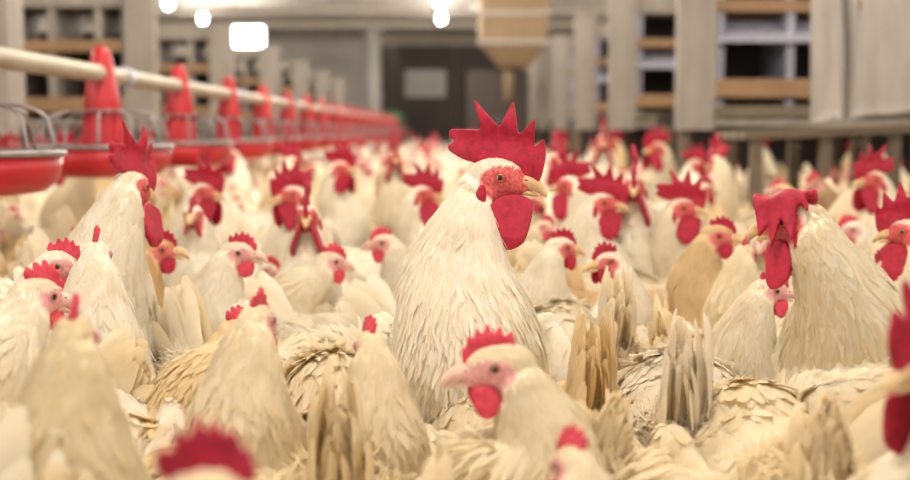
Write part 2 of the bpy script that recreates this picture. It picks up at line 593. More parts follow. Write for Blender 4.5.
    if lod < 2:
        out['body'] = mk_mesh(kind + '_body', V, [(Q, 0)], [M['body']], attrs)
        # feather fields
        Tn, _, _ = frames(pts)
        fc = V[Q].mean(axis=1)

        def nearest(Pn):
            r = []
            for i in range(0, len(Pn), 4000):
                dd = np.linalg.norm(Pn[i:i + 4000, None, :] - pts[None, :, :], axis=2) - np.maximum(ry, .02)[None, :] * .8
                r.append(dd.argmin(axis=1))
            return np.concatenate(r)
        t_face = nearest(fc) / (len(pts) - 1)
        tn = 6 / 9.0
        wgt = np.interp(t_face, [0, .5, tn, .85, 1], [1.2, 1, 1.6, 4.5, 9])
        fskin = skin[Q].mean(axis=1)
        hcf = ((fc - H) @ HR) / hs
        keep = ~((hcf[:, 0] > -.002 * k) & (hcf[:, 2] < -.006 * k) & (hcf[:, 2] > -.030 * k) & (np.abs(hcf[:, 1]) < .03))
        wgt = wgt * keep * (fskin < .25) * (fc[:, 2] > .13 * bs if not low else 1) * (leg[Q].mean(axis=1) < .2)
        n = {0: 14000 if rooster else 9000, 1: 3700}[lod]
        P, Nr = scatter(V, Q, Nn, n, wgt)
        ti = nearest(P)
        t = ti / (len(pts) - 1)
        D = -Tn[ti]
        D = D + np.array((0, 0, -.25)) * (t < .75)[:, None]
        D += rs.normal(0, .16, D.shape)
        f_sz = 1.0 if lod else .62
        L = np.interp(t, [0, .08, .16, .25, .5, tn, .8, .93, 1], [.014, .020, .040, .040, .034, .040, .026, .012, .006]) * (1.15 if rooster else 1)
        Wd = np.interp(t, [0, .5, tn, .8, .93, 1], [.017, .0155, .011, .0072, .005, .0034]) * f_sz
        L = L * rs.uniform(.75, 1.25, n)
        Wd = Wd * rs.uniform(.7, 1.2, n)
        belly = np.clip((.20 * bs - P[:, 2]) / .05, 0, 1) + np.clip((-.10 * bs - P[:, 0]) / .05, 0, 1)
        lift = np.interp(t, [0, .25, .6, .8, 1], [.05, .06, .07, .05, .02]) + rs.normal(0, .03, n) + belly * .09 * fluff
        D += rs.normal(0, .16, D.shape) * belly[:, None] + np.array((-.35, 0, .25)) * np.clip((-.10 * bs - P[:, 0]) / .05, 0, 1)[:, None]
        Wd = Wd * (1 - .62 * np.clip(belly, 0, 1))
        curl = np.full(n, .06) + rs.normal(0, .04, n)
        tint = np.clip(rs.beta(1.5, 3.2, n) + .25 * belly + .20 * (np.abs(P[:, 2] - .3) > .1) * rs.random(n), 0, 1)
        v_, q_, a_, n_ = feathers(P, Nr, D, L, Wd, lift, curl, tint, rows=4)
        fg.add(v_, [q_], 0, a_, n_)
        # loose down: narrow barbs that soften the outline
        n2 = {0: 15000 if rooster else 9000, 1: 3800}[lod]
        P, Nr = scatter(V, Q, Nn, n2, wgt)
        ti = nearest(P)
        t = ti / (len(pts) - 1)
        D = -Tn[ti] + rs.normal(0, .30, (n2, 3)) + np.array((0, 0, -.2))
        L = np.interp(t, [0, .12, .5, tn, .9, 1], [.015, .04, .034, .034, .012, .006]) * rs.uniform(.6, 1.3, n2)
        Wd = np.full(n2, .0016 if lod == 0 else .0026) * rs.uniform(.6, 1.3, n2)
        belly = np.clip((.20 * bs - P[:, 2]) / .05, 0, 1) + np.clip((-.10 * bs - P[:, 0]) / .05, 0, 1)
        lift = rs.uniform(.06, .26, n2) * np.interp(t, [0, .8, 1], [1, 1, .4]) + belly * .28 * fluff
        v_, q_, a_, n_ = feathers(P, Nr, D, L, Wd, lift, np.full(n2, .12), rs.beta(1.3, 3, n2), rows=3, shape='hair', cols=2)
        fg.add(v_, [q_], 0, a_, n_)
    else:
        lo = Geo()
        lo.V, lo.P, lo.n, lo.A = g.V, g.P, g.n, g.A
    # wings
    for s_ in (1, -1):
        wg = Geo()
        wc = np.array((-.035, s_ * .080, .232)) * bs
        rot = np.array(Euler((s_ * R(-8), R(-9), s_ * R(6))).to_matrix())
        wr = np.array((.125, .022, .062)) * bs
        Ve, Qe, Te = ellipsoid(22, 13) if lod < 2 else ellipsoid(12 if lod == 2 else 7, 7 if lod == 2 else 5)
        Vw = (Ve * wr) @ rot.T + wc
        wg.add(Vw, [Qe, Te], 0, .2)
        if lod < 2:
            Nw = (Ve / wr) @ rot.T
            Nw /= np.linalg.norm(Nw, axis=1)[:, None]
            cw = Ve[Qe].mean(axis=1)
            n = {0: 1600, 1: 700}[lod]
            P, Nr = scatter(Vw, Qe, Nw, n, (cw[:, 1] * s_ > -.25) * 1.0)
            x = (((P - wc) @ rot) / wr)[:, 0]
            L = np.interp(x, [-1, -.2, .4, 1], [.060, .052, .030, .018]) * bs * rs.uniform(.85, 1.15, n)
            Wd = np.interp(x, [-1, 0, 1], [.015, .015, .010]) * bs * rs.uniform(.8, 1.2, n)
            D = np.array((-1, 0, -.22)) + rs.normal(0, .10, (n, 3))
            v_, q_, a_, n_ = feathers(P, Nr, D, L, Wd, np.abs(rs.normal(.06, .03, n)), np.full(n, .10), rs.beta(1.5, 2.6, n), rows=4)
            wg.add(v_, [q_], 0, a_, n_)
        # flight feathers
        nfl = (9 if not ruffle else 6) if lod < 2 else 4
        i = np.arange(nfl)
        P = np.stack([-.09 * bs - .004 * i, s_ * (.088 - .0018 * i) * bs, (.252 - .011 * i * 9 / nfl) * bs], axis=1)
        Nr = np.tile(np.array((-.1, s_ * 1.0, .12)), (nfl, 1))
        Nr /= np.linalg.norm(Nr, axis=1)[:, None]
        D = np.stack([-np.ones(nfl), -s_ * .22 * np.ones(nfl), .12 - .02 * i], axis=1)
        v_, q_, a_, n_ = feathers(P, Nr, D, np.full(nfl, .105 * bs), np.full(nfl, .022 * bs), np.full(nfl, .03), np.full(nfl, .03),
                              rs.uniform(.1, .7, nfl), rows=6 if lod < 2 else 3, shape='long')
        wg.add(v_, [q_], 0, a_, n_)
        if lod < 2:
            out.setdefault('wing', []).append(wg.mesh(kind + '_wing', [M['plumage']], tint=True))
        else:
            for v_, a_ in zip(wg.V, wg.A):
                lo.V.append(v_)
                lo.A.append(a_)
            for p_, m_ in wg.P:
                lo.P.append((p_ + lo.n, 1))
            lo.n += wg.n
    # tail
    tg = Geo()
    nt_ = 13 if lod < 2 else 4
    for s_ in (1, -1):
        i = np.arange(nt_) / (nt_ - 1)
        u_ = rs.uniform(0, 1, nt_)
        el = np.radians(tail_up - 16 + 26 * i + rs.normal(0, 4, nt_))
        P = np.stack([-.160 * bs + .02 * i, s_ * (.018 * u_ + .002), .258 * bs + .02 * i], axis=1)
        D = np.stack([-np.cos(el), s_ * (.01 + .09 * u_ * (1 - .7 * i)), np.sin(el)], axis=1)
        Nr = np.stack([-.15 * np.ones(nt_) + rs.normal(0, .14, nt_), s_ * (.45 + u_), .15 + rs.normal(0, .14, nt_)], axis=1)
        Nr /= np.linalg.norm(Nr, axis=1)[:, None]
        D /= np.linalg.norm(D, axis=1)[:, None]
        Nr -= D * np.sum(D * Nr, axis=1)[:, None]
        Nr /= np.linalg.norm(Nr, axis=1)[:, None]
        ln = (.108 + .022 * i) * (1.0 if not rooster else 1.3) * (1 - .35 * ruffle) * tail_len * rs.uniform(.86, 1.05, nt_)
        v_, q_, a_, n_ = feathers(P, Nr, D, ln, np.full(nt_, .037 * bs), rs.uniform(-.02, .05, nt_), np.full(nt_, .08), rs.uniform(.1, .7, nt_), rows=7 if lod < 2 else 3, shape='round')
        tg.add(v_, [q_], 0, a_, n_)
    if lod < 2:
        n = 9000 if ruffle else 2600
        Nr = rs.normal(0, 1, (n, 3)) + np.array((-.5, 0, .35))
        Nr /= np.linalg.norm(Nr, axis=1)[:, None]
        P = np.array((-.135, 0, .245)) * bs + Nr * np.array((.060, .052, .050)) * bs * (1 + .12 * ruffle) * rs.uniform(.85, 1.03, (n, 1))
        D = np.array((-.8, 0, .55)) + rs.normal(0, .26, (n, 3))
        v_, q_, a_, n_ = feathers(P, Nr, D, rs.uniform(.03, .065, n) * bs, rs.uniform(.0016, .0045 - .0022 * ruffle, n), rs.uniform(.02, .24, n), np.full(n, .2), rs.beta(1.6, 2, n), rows=3, cols=2)
        tg.add(v_, [q_], 0, a_, n_)
        n = 1100                                # soft coverts that wrap the root of the tail
        tu = R(tail_up)
        ax = np.array((-math.cos(tu), 0, math.sin(tu)))
        h_ = rs.uniform(0, .10, n)
        an = rs.uniform(0, 2 * np.pi, n)
        sd = np.cross(ax, (0, 1, 0))
        ring = np.cos(an)[:, None] * np.array((0, 1, 0)) + np.sin(an)[:, None] * sd
        P = np.array((-.140, 0, .245)) * bs + ax * h_[:, None] + ring * (.042 - .36 * h_)[:, None] * bs
        hh = np.linspace(-.02, .108, 8)
        b0 = np.array((-.140, 0, .245)) * bs
        tg.tube([b0 + ax * h0 for h0 in hh], np.maximum(.040 - .36 * np.maximum(hh, 0), .002) * bs, 14, tint=.35)
        din = ax - ring * .34 + rs.normal(0, .14, (n, 3))
        Wc = np.where(rs.random(n) < .5, rs.uniform(.0018, .004, n), rs.uniform(.007, .012, n))
        v_, q_, a_, n_ = feathers(P, ring, din, rs.uniform(.024, .042, n), Wc, rs.uniform(.0, .10, n), np.full(n, .10), rs.beta(1.6, 2.6, n), rows=3)
        tg.add(v_, [q_], 0, a_, n_)
        out['tail'] = tg.mesh(kind + '_tail', [M['plumage']], tint=True)
    else:
        for v_, a_ in zip(tg.V, tg.A):
            lo.V.append(v_)
            lo.A.append(a_)
        for p_, m_ in tg.P:
            lo.P.append((p_ + lo.n, 1))
        lo.n += tg.n
    # fleshy parts
    ck = comb or ('comb_rooster' if rooster else 'comb_hen')
    wk = 'wattle_rooster' if rooster else 'wattle_hen'
    cm = M['comb'] if red > .5 else M['comb_pink']
    Vc, Pc = get_plate(ck, lod)
    Vc = Vc.copy()
    wob = .0035 * np.sin(Vc[:, 0] * 95 + seed) + .0025 * np.sin(Vc[:, 2] * 120 + seed * 2)
    base = np.clip(Vc[:, 2] / .05, 0, 1)
    Vc[:, 1] = Vc[:, 1] * (1.5 - .6 * base) + wob * base
    if ck == 'comb_flop':
        wz = np.clip(Vc[:, 2] - .016, 0, None)
        ang = np.clip(wz / .034, 0, 1) * R(160)
        rr_ = .034 / R(160)
        over = np.clip(wz - .034, 0, None) * 2.0
        Vc[:, 0] = .010 + Vc[:, 0] * .66
        y_, off_ = Vc[:, 1].copy(), 0
        Vc[:, 1] = np.where(wz > 0, rr_ * (1 - np.cos(ang)) + over * np.sin(ang) + y_ * np.cos(ang), y_)
        Vc[:, 2] = np.where(wz > 0, .016 + rr_ * np.sin(ang) + over * np.cos(ang) - y_ * np.sin(ang), Vc[:, 2])
    if ck == 'comb_hen':
        Vc[:, 1] += (.006 * math.sin(seed * 1.7)) * base
    if ck == 'comb_hen' and seed != 19:
        Vc[:, 2] = .006 + (Vc[:, 2] - .006) * .74
        Vc[:, 0] = .002 + (Vc[:, 0] - .002) * .86
    comb_v = hl(Vc)
    Vt, Pt = get_plate(wk, lod)
    wat = []
    for s_ in (1, -1):
        Vx = Vt.copy()
        Vx[:, 0] *= wsc
        Vx[:, 2] = -.014 + (Vx[:, 2] + .014) * (.4 + .6 * wsc)
        dep = np.clip((-Vx[:, 2] - .01) / .05, 0, 1.2)
        Vx[:, 1] = Vx[:, 1] * (1.1) + s_ * (.0085 * k + (.017 if rooster else .008) * dep) + .002 * np.sin(Vx[:, 0] * 110 + s_)
        Vx[:, 0] += .004 * dep
        if s_ < 0:
            Vx[:, 2] *= .94
            Vx[:, 0] += .002
        wat.append(hl(Vx))
    bk = Geo()
    kb = k
    up = catmull([(.018 * kb, 0, -.001 * kb), (.030 * kb, 0, -.0015 * kb), (.039 * kb, 0, -.006 * kb), (.0445 * kb, 0, -.0125 * kb)], 5)
    up = up if lod < 3 else up[::5]
    m_ = len(up)
    s = np.linspace(0, 1, m_)
    Vb, Qb, Tb = loft(hl(up), (.0082 * (1 - s) ** .75 + .0007) * kb * hs, (.0078 * (1 - s) ** .65 + .0006) * kb * hs, 12 if lod < 2 else (6 if lod == 2 else 4), S)
    bk.add(Vb, [Qb, Tb], 0)
    dn = catmull([(.016 * kb, 0, -.009 * kb), (.028 * kb, 0, -.0105 * kb), (.037 * kb, 0, -.0125 * kb)], 5)
    dn = dn if lod < 3 else dn[::5]
    s = np.linspace(0, 1, len(dn))
    Vb, Qb, Tb = loft(hl(dn), (.0066 * (1 - s) ** .7 + .0007) * kb * hs, (.0038 * (1 - s) ** .7 + .0005) * kb * hs, 12 if lod < 2 else (6 if lod == 2 else 4), S)
    bk.add(Vb, [Qb, Tb], 0)
    if lod < 2:
        for s_ in (1, -1):
            bk.ell(hl((.0235 * kb, s_ * .0066 * kb, .0012 * kb)), np.array((.0026, .0012, .0010)) * kb, HR, 8, 6, 1)
        out['beak'] = bk.mesh(kind + '_beak', [M['beak'] if red > .5 else M['beak_pink'], M['nostril']])
        out['comb'] = mk_mesh(kind + '_comb', comb_v, [(p, 0) for p in Pc], [cm])
        out['wattle'] = [mk_mesh(kind + '_wattle', w_, [(p, 0) for p in Pt], [cm]) for w_ in wat]
        er = .0046 * k * 1.08
        for s_ in (1, -1):
            Ve, Qe, Te = ellipsoid(18, 12)
            Ve = Ve[:, [0, 2, 1]] * er          # pole along the side axis
            Ve[:, 1] *= s_ * .8
            Ce = hl((0.001, s_ * .0138 * k, .0012))
            ang_q = np.array([abs(Ve[q][:, 1].mean()) / (er * .8) for q in Qe])
            out.setdefault('eye', []).append(mk_mesh(kind + '_eye', Ve @ HR.T + Ce, [(Qe[ang_q < .86], 0), (Qe[ang_q >= .86], 1), (Te, 1)], [M['iris'], M['pupil']]))
            eg = Geo()
            a = np.linspace(0, 2 * np.pi, 25)
            ring = np.stack([np.cos(a) * er * 1.08, np.full(25, s_ * (.0138 * k + .0018)) - er * 0, np.sin(a) * er * .86], axis=1)
            eg.tube(hl(ring + np.array((.001, 0, .0012))), .0011 * k, 8, cap=False)
            out.setdefault('eyelid', []).append(eg.mesh(kind + '_eyelid', [M['lobe'] if red < .5 else M['comb_pink']]))
            lg_ = Geo()
            if rooster:
                lg_.ell(hl((-.0185, s_ * .0255, -.0265)), (.0065, .005, .0175), HR, 16, 10)
            else:
                lg_.ell(hl((-.0105, s_ * .0125, -.0125)), (.0065, .003, .0075), HR, 14, 9)
            out.setdefault('earlobe', []).append(lg_.mesh(kind + '_earlobe', [M['comb'] if rooster else M['lobe']]))
        fgname = kind + '_feathers'
        out['feathers'] = fg.mesh(fgname, [M['plumage']], tint=True)
        return out
    # far bird: one mesh
    nb_ = sum(len(v) for v in g.V[:])
    lo.P.extend([(p + lo.n, 2) for p in Pc])
    lo.V.append(comb_v)
    lo.A.append(np.zeros(len(comb_v)))
    lo.n += len(comb_v)
    for w_ in wat:
        lo.P.extend([(p + lo.n, 2) for p in Pt])
        lo.V.append(w_)
        lo.A.append(np.zeros(len(w_)))
        lo.n += len(w_)
    for v_, a_ in zip(bk.V, bk.A):
        lo.V.append(v_)
        lo.A.append(a_)
    for p_, mm in bk.P:
        lo.P.append((p_ + lo.n, 3))
    lo.n += bk.n
    # coarse contour feathers
    n = 260
    seg = rs.integers(2, len(pts) - 2, n)
    Tn, Sn, Un = frames(pts)
    ph = rs.uniform(0, 2 * np.pi, n)
    Nr = Sn[seg] * np.cos(ph)[:, None] + Un[seg] * np.sin(ph)[:, None]
    P = pts[seg] + Sn[seg] * (np.cos(ph) * ry[seg])[:, None] + Un[seg] * (np.sin(ph) * rz[seg])[:, None]
    v_, q_, a_, n_ = feathers(P, Nr, -Tn[seg] + rs.normal(0, .2, (n, 3)), rs.uniform(.03, .05, n), rs.uniform(.012, .022, n), rs.uniform(.15, .35, n), np.full(n, .1), rs.beta(1.5, 2.5, n), rows=3, cols=2)
    lo.P.append((q_ + lo.n, 1))
    lo.V.append(v_)
    lo.A.append(a_)
    lo.n += len(v_)
    Vall = np.concatenate(lo.V)
    z = np.zeros(len(Vall))
    sk = z.copy()
    sk[:len(skin)] = skin
    lgm = z.copy()
    lgm[:len(leg)] = leg
    tint = np.concatenate([np.full(len(a), .2) if not len(a) == len(v) else a for a, v in zip(lo.A, lo.V)])
    return dict(raw=(Vall, lo.P, {'skin': sk, 'leg': lgm, 'redness': z + red, 'tint': tint}),
                mats=[M['body'], M['plumage'], cm, M['beak'] if red > .5 else M['beak_pink']])


POSES = {}   # name -> (kind, head, yaw, pitch, kw)


def pose(name, kind, head, yaw=0, pitch=-6, **kw):
    POSES[name] = (kind, head, R(yaw), R(pitch), kw)


pose('hen_up', 'hen', (.150, 0, .420), 0, -5)
pose('hen_up_left', 'hen', (.135, .020, .425), 55, -6, seed=2, tail_up=55)
pose('hen_up_right', 'hen', (.135, -.020, .420), -55, -4, seed=3)
pose('hen_mid', 'hen', (.185, .0, .375), 8, -10, seed=4, tail_up=50)
pose('hen_mid_left', 'hen', (.170, .03, .375), 40, -12, seed=5)
pose('hen_mid_right', 'hen', (.170, -.03, .380), -40, -8, seed=6, tail_up=60)
pose('hen_low', 'hen', (.225, .01, .300), 5, -25, seed=7, tail_up=60)
pose('hen_peck', 'hen', (.235, .0, .165), 0, -60, seed=8, tail_up=58)
pose('hen_fluffy', 'hen', (.225, .02, .26), 10, -40, seed=31, tail_up=62, ruffle=1)
pose('hen_tall_comb', 'hen', (.150, 0, .420), 10, 6, seed=19, red=.9, hs=.98)
pose('hen_tail_up', 'hen', (.225, .02, .29), 10, -30, seed=33, tail_up=70, tail_len=1.05)
pose('hen_red', 'hen', (.145, .008, .425), 20, -4, seed=9, red=.8, hs=1.08)
pose('rooster_up', 'rooster', (.150, 0, .525), 0, -6, seed=10)
pose('rooster_left', 'rooster', (.140, .02, .520), 50, -8, seed=11)
pose('rooster_right', 'rooster', (.140, -.02, .525), -45, -4, seed=12)
pose('hen_sharp', 'hen', (.150, 0, .400), 0, -7, seed=21, hs=1.13)
pose('rooster_away', 'rooster', (.195, .02, .520), 66, -14, seed=17)
pose('rooster_flop', 'rooster', (.150, .085, .505), 18, -8, seed=13, comb='comb_flop', wsc=.6)
pose('hero', 'rooster', (.090, .042, .545), 82, -7, seed=14, neck_fat=1.17)

PARTS = {}


def proto(name, lod):
    key = (name, lod)
    if key not in PARTS:
        kind, head, yaw, pitch, kw = POSES[name]
        PARTS[key] = bird_parts(kind, head, yaw, pitch, lod, **kw)
    return PARTS[key]


PART_NAMES = {'body': 'body', 'feathers': 'feathers', 'comb': 'comb', 'beak': 'beak', 'wattle': 'wattle', 'eye': 'eye', 'eyelid': 'eyelid',
              'earlobe': 'earlobe', 'wing': 'wing', 'tail': 'tail'}
FARMESH = {}
EYES = []
BIRDS = []      # (x, y, yaw, scale) for spacing
COUNT = {'hen': 0, 'rooster': 0}


def put_bird(name, lod, x, y, yaw, s, label, group=None, tint=(1, 1, 1), z=0.0):
    kind = POSES[name][0]
    COUNT[kind] += 1
    pr = proto(name, lod)
    col = (*tint, 1)
    if lod < 2:
        root = bpy.data.objects.new(kind, None)
        root.empty_display_size = .05
        COL.objects.link(root)
        for part, me in pr.items():
            for m_ in (me if isinstance(me, list) else [me]):
                o = bpy.data.objects.new(PART_NAMES[part], m_)
                o.parent = root
                o.color = col
                if part == 'feathers':
                    o['kind'] = 'stuff'
                COL.objects.link(o)
    else:
        if name not in FARMESH:
            V, P, attrs = pr['raw']
            FARMESH[name] = mk_mesh(kind, V, P, pr['mats'], attrs)
        root = bpy.data.objects.new(kind, FARMESH[name])
        root.color = col
        COL.objects.link(root)
    root.location = (x, y, z)
    root.rotation_euler = (0, 0, yaw)
    root.scale = (s, s, s)
    root['label'] = label
    root['category'] = kind
    if group:
        root['group'] = group
    BIRDS.append((x, y, yaw, s, kind))
    return root


def bird_at(px, py, depth, name, yaw_deg, label, lod=1, tint=(1, 1, 1), group=None):
    """yaw_deg: where the BODY points, 0 = to the right in the photo, 90 = away from the camera"""
    e = at(px, py, depth)
    h = POSES[name][1]
    s = e.z / h[2]
    if not .85 < s < 1.16:                  # keep the bird its natural size: slide it along the sight line
        s = min(max(s, .85), 1.16)
        d0 = at(px, py, 1.0)
        depth = (h[2] * s - CAM_H) / (d0.z - CAM_H)
        e = at(px, py, depth)
    EYES.append((px, py, depth))
    a = R(yaw_deg)
    x = e.x - (h[0] * math.cos(a) - h[1] * math.sin(a)) * s
    y = e.y - (h[0] * math.sin(a) + h[1] * math.cos(a)) * s
    return put_bird(name, lod, x, y, a, s, label, group, tint)


def top(name, me, label=None, cat=None, group=None, kind=None, loc=(0, 0, 0), rot=(0, 0, 0), parent=None):
    o = bpy.data.objects.new(name, me)
    COL.objects.link(o)
    o.location = loc
    o.rotation_euler = rot
    if label:
        o['label'] = label
    if cat:
        o['category'] = cat
    if group:
        o['group'] = group
    if kind:
        o['kind'] = kind
    if parent:
        o.parent = parent
    return o


def boxmesh(name, lo, hi, m):
    return Geo().box(lo, hi).mesh(name, [m], smooth=False)


# ------------------------------------------------------------------ the house
XL, XR, YN, YF, CH = -7.0, 6.5, -1.0, 27.0, 2.55
top('floor', boxmesh('floor', (XL, YN - 2, -.1), (XR, YF, 0), M['litter']), kind='structure')
top('ceiling', boxmesh('ceiling', (XL, YN, CH), (XR, YF, CH + .1), M['ceiling']), kind='structure')
top('wall_left', boxmesh('wall_left', (XL - .1, YN, 0), (XL, YF, CH), M['wall']), kind='structure')
top('wall_right', boxmesh('wall_right', (XR, YN, 0), (XR + .1, YF, CH), M['wall']), kind='structure')
top('wall_far', boxmesh('wall_far', (XL, YF, 0), (XR, YF + .1, CH), M['wall']), kind='structure')
for i in range(9):
    y = 3 + 2.9 * i
    top('trim_%d' % (i + 1), boxmesh('ceiling_rib', (XL, y, CH - .09), (XR, y + .08, CH), M['joist']), kind='structure')

# dark double door at the end of the house
door = top('door_1', boxmesh('door_leaf', (-1.5, YF - .12, 0), (.1, YF - .06, 2.38), M['door']), kind='structure')
top('door_2', boxmesh('door_leaf', (.12, YF - .12, 0), (1.75, YF - .06, 2.38), M['door']), kind='structure')
g = Geo().box((-1.62, YF - .14, 0), (-1.5, YF, 2.5)).box((1.75, YF - .14, 0), (1.87, YF, 2.5)).box((-1.62, YF - .14, 2.38), (1.87, YF, 2.5))
top('trim_20', g.mesh('door_surround', [M['joist']], smooth=False), kind='structure')
a = at(405, 97, YF - .14)
c = at(446, 70, YF - .14)
s_ = top('sign', boxmesh('sign', (a.x, YF - .15, a.z), (c.x, YF - .125, c.z), M['white']), 'blank white sheet fixed on the dark far door', 'sign')

# pale vent duct standing left of the dark door
a = at(366, 130, 24)
c = at(382, 28, 24)
g = Geo().tube([(a.x + .15, 24, 0), (a.x + .15, 24, CH)], .15, 20)
g.tube([(a.x + .15, 24, 1.2), (a.x + .15, 24, 1.26)], .17, 20)
top('duct', g.mesh('duct', [M['white']]), 'pale round duct rising to the ceiling left of the dark door', 'duct')

# green bin
p = at(391, 108, 22)
g = Geo()
zb = np.array([0, .02, .55, .6, .62, .66, .70]) / .7 * (p.z - .05)
Vb, Qb, Tb = loft([(p.x, 22, z_) for z_ in zb], [.15, .17, .20, .23, .23, .20, .05], [.15, .17, .20, .23, .23, .20, .05], 20)
g.add(Vb, [Qb, Tb])
top('bin', g.mesh('bin', [M['green']]), 'small green plastic bin by the far dark door', 'bin')


# hopper of yellow plywood over a dark cabinet
def hopper():
    y = 15.0
    a, c = at(470, 66, y), at(548, 2, y)
    root = top('feed_hopper', None, 'yellow-brown plywood feed hopper hanging from the ceiling behind the rooster', 'hopper', loc=(0, y, 0))
    g = Geo()
    x0, x1, z0, z1 = a.x + .12, c.x, a.z, 2.55
    g.box((x0, 0, z0 + .28), (x1, .7, z1))
    V = [(x0, 0, z0 + .28), (x1, 0, z0 + .28), (x1, .7, z0 + .28), (x0, .7, z0 + .28), (x0 + .25, .2, z0), (x1 - .2, .2, z0), (x1 - .2, .5, z0), (x0 + .25, .5, z0)]
    g.add(V, [[(0, 1, 5, 4), (1, 2, 6, 5), (2, 3, 7, 6), (3, 0, 4, 7), (4, 5, 6, 7)]])
    top('box', g.mesh('hopper_box', [M['ply']], smooth=False), parent=root)
    g = Geo()
    for z_ in (z0 + .28, z0 + .62):
        g.box((x0 - .03, -.03, z_ - .025), (x1 + .03, .0, z_ + .025))
    top('batten', g.mesh('hopper_batten', [M['joist']], smooth=False), parent=root)
    g = Geo().tube([(x0 + .35, .35, z0), (x0 + .35, .35, .95)], .06, 14)
    top('spout', g.mesh('hopper_spout', [M['ply']]), parent=root)
    a, c = at(468, 132, 16), at(529, 70, 16)
    root = top('cabinet', None, 'dark brown cabinet under the plywood hopper', 'cabinet', loc=(0, 16, 0))
    top('body', boxmesh('cabinet_body', (a.x, 0, .1), (c.x, .5, c.z), M['door']), parent=root)
    xm = (a.x + c.x) / 2
    for i, (xa, xb) in enumerate(((a.x + .01, xm - .005), (xm + .005, c.x - .01))):
        d = top('door', boxmesh('cabinet_door', (xa, -.025, .14), (xb, 0, c.z - .03), M['door']), parent=root)
        g = Geo().tube([(xm + (.05 if i else -.05), -.045, .6), (xm + (.05 if i else -.05), -.045, .75)], .008, 8)
        top('handle', g.mesh('cabinet_handle', [M['wire']]), parent=d)
    g = Geo()
    for xx in (a.x + .04, c.x - .04):
        for yy in (.05, .45):
            g.box((xx - .02, yy - .02, 0), (xx + .02, yy + .02, .1))
    top('feet', g.mesh('cabinet_feet', [M['dark']], smooth=False), parent=root)


hopper()


# nest racks: open faces look up the house at the camera
def rack(x0, x1, y, right, label, group, tall=1.75, tiers=None, post_w=.18, post_tall=None):
    root = top('nest_rack', None, label, 'nest box', group, loc=(0, y, 0))
    dp = .55
    pl = (x0, x0 + post_w) if right else (x1 - post_w, x1)
    inner = (x0 + post_w, x1) if right else (x0, x1 - post_w)
    pt = post_tall or tall
    top('end_post', boxmesh('end_post', (pl[0], -.05, .60), (pl[1], .02, pt), M['pale']), parent=root)
    top('side_panel', boxmesh('side_panel', (pl[1] - .03 if right else pl[0], .02, .60), (pl[1] if right else pl[0] + .03, dp, tall), M['pale']), parent=root)
    top('back_panel', boxmesh('back_panel', (inner[0], dp - .02, .62), (inner[1], dp, tall - .2), M['dark']), parent=root)  # near-black colour carries the shade inside the nests
    zs = tiers
    for zc, th, mat, proud, nm in zs:
        top(nm, boxmesh(nm, (inner[0], -proud, zc - th / 2), (inner[1], dp - .02 if nm != 'lip' else -proud + .02, zc + th / 2), M[mat]), parent=root)
    if right:
        top('under_shade_board', boxmesh('under_shade_board', (pl[0], dp, .0), (x1, dp + .02, .70), M['dark']), parent=root)  # added dark board standing in for the shade beneath the rack
    # partitions
    xs = np.arange(inner[0] + .03, inner[1], .345 if right else .25)
    for xq in xs:
        top('divider', boxmesh('divider', (xq - .02, .0, zs[-1][0]), (xq + .02, dp - .02, zs[0][0]), M['blue'] if right else M['pale']), parent=root)
    # sloping roof sheet over the lower tier
    if right:
        V = [(inner[0], -.06, 1.04), (inner[1], -.06, 1.04), (inner[1], .16, 1.155), (inner[0], .16, 1.155)]
        V += [(a_, b_, c_ - .015) for a_, b_, c_ in V]
        g = Geo().add(V, [[(0, 1, 2, 3), (7, 6, 5, 4), (0, 4, 5, 1), (1, 5, 6, 2), (2, 6, 7, 3), (3, 7, 4, 0)]])
        top('sloping_lid', g.mesh('sloping_lid', [M['blue']], smooth=False), parent=root)
    for xx in np.linspace(pl[0] + .05, inner[1] - .05 if right else pl[0] - .9, 3):
        for yy in (.02, dp - .06):
            top('leg', boxmesh('leg', (xx - .025, yy, 0), (xx + .025, yy + .05, .62), M['perch']), parent=root)
    return root


TR = [(1.47, .12, 'pale', .02, 'top_rail'), (1.205, .055, 'brown', .03, 'shelf'), (.805, .085, 'brown', .05, 'lip'),
      (.76, .02, 'brown', .0, 'shelf'), (.69, .055, 'olive', .08, 'perch_board'), (.635, .03, 'pale', .1, 'bottom_rail')]
ys = [6.25, 8.9, 11.4, 13.8, 16.2, 18.8]
desc = ['nearest wooden nest rack right of the aisle, beside the hanging cloth', 'second wooden nest rack on the right of the aisle', 'third nest rack on the right, behind the second pale post',
        'fourth nest rack on the right, small and blurred', 'fifth nest rack on the right, mostly hidden by nearer racks', 'farthest nest rack on the right near the dark door']
for i, y in enumerate(ys):
    rack(1.11, 3.0, y, True, desc[i], 'nest racks on the right', 1.62, TR, .185, 1.9 if i < 2 else 1.62)
TL = [(1.30, .10, 'pale', .02, 'top_rail'), (1.045, .06, 'brown', .03, 'shelf'), (.735, .075, 'brown', .05, 'lip'), (.70, .02, 'brown', 0, 'shelf'), (.64, .03, 'pale', .06, 'bottom_rail')]
desc = ['nearest wooden nest rack on the left, behind the first feeder pan', 'wooden nest rack on the left beside the tall pale post', 'nest rack on the left behind the tall pale post',
        'third nest rack behind the tall post, under the bright lamp', 'small nest rack far down the left side', 'next to last nest rack on the left', 'farthest nest rack on the left']
for i, y in enumerate([4.55, 6.8, 9.2, 11.6, 14.0, 16.4, 18.8]):
    rack(-3.9, -1.56, y, False, desc[i], 'nest racks on the left', 1.36, TL, .17, None if i != 1 else 2.55)

# hanging cloth panels at the right edge
root = top('hanging_curtain', None, 'two pale cloth panels hanging from a rail at the right', 'curtain', loc=(0, 0, 0))


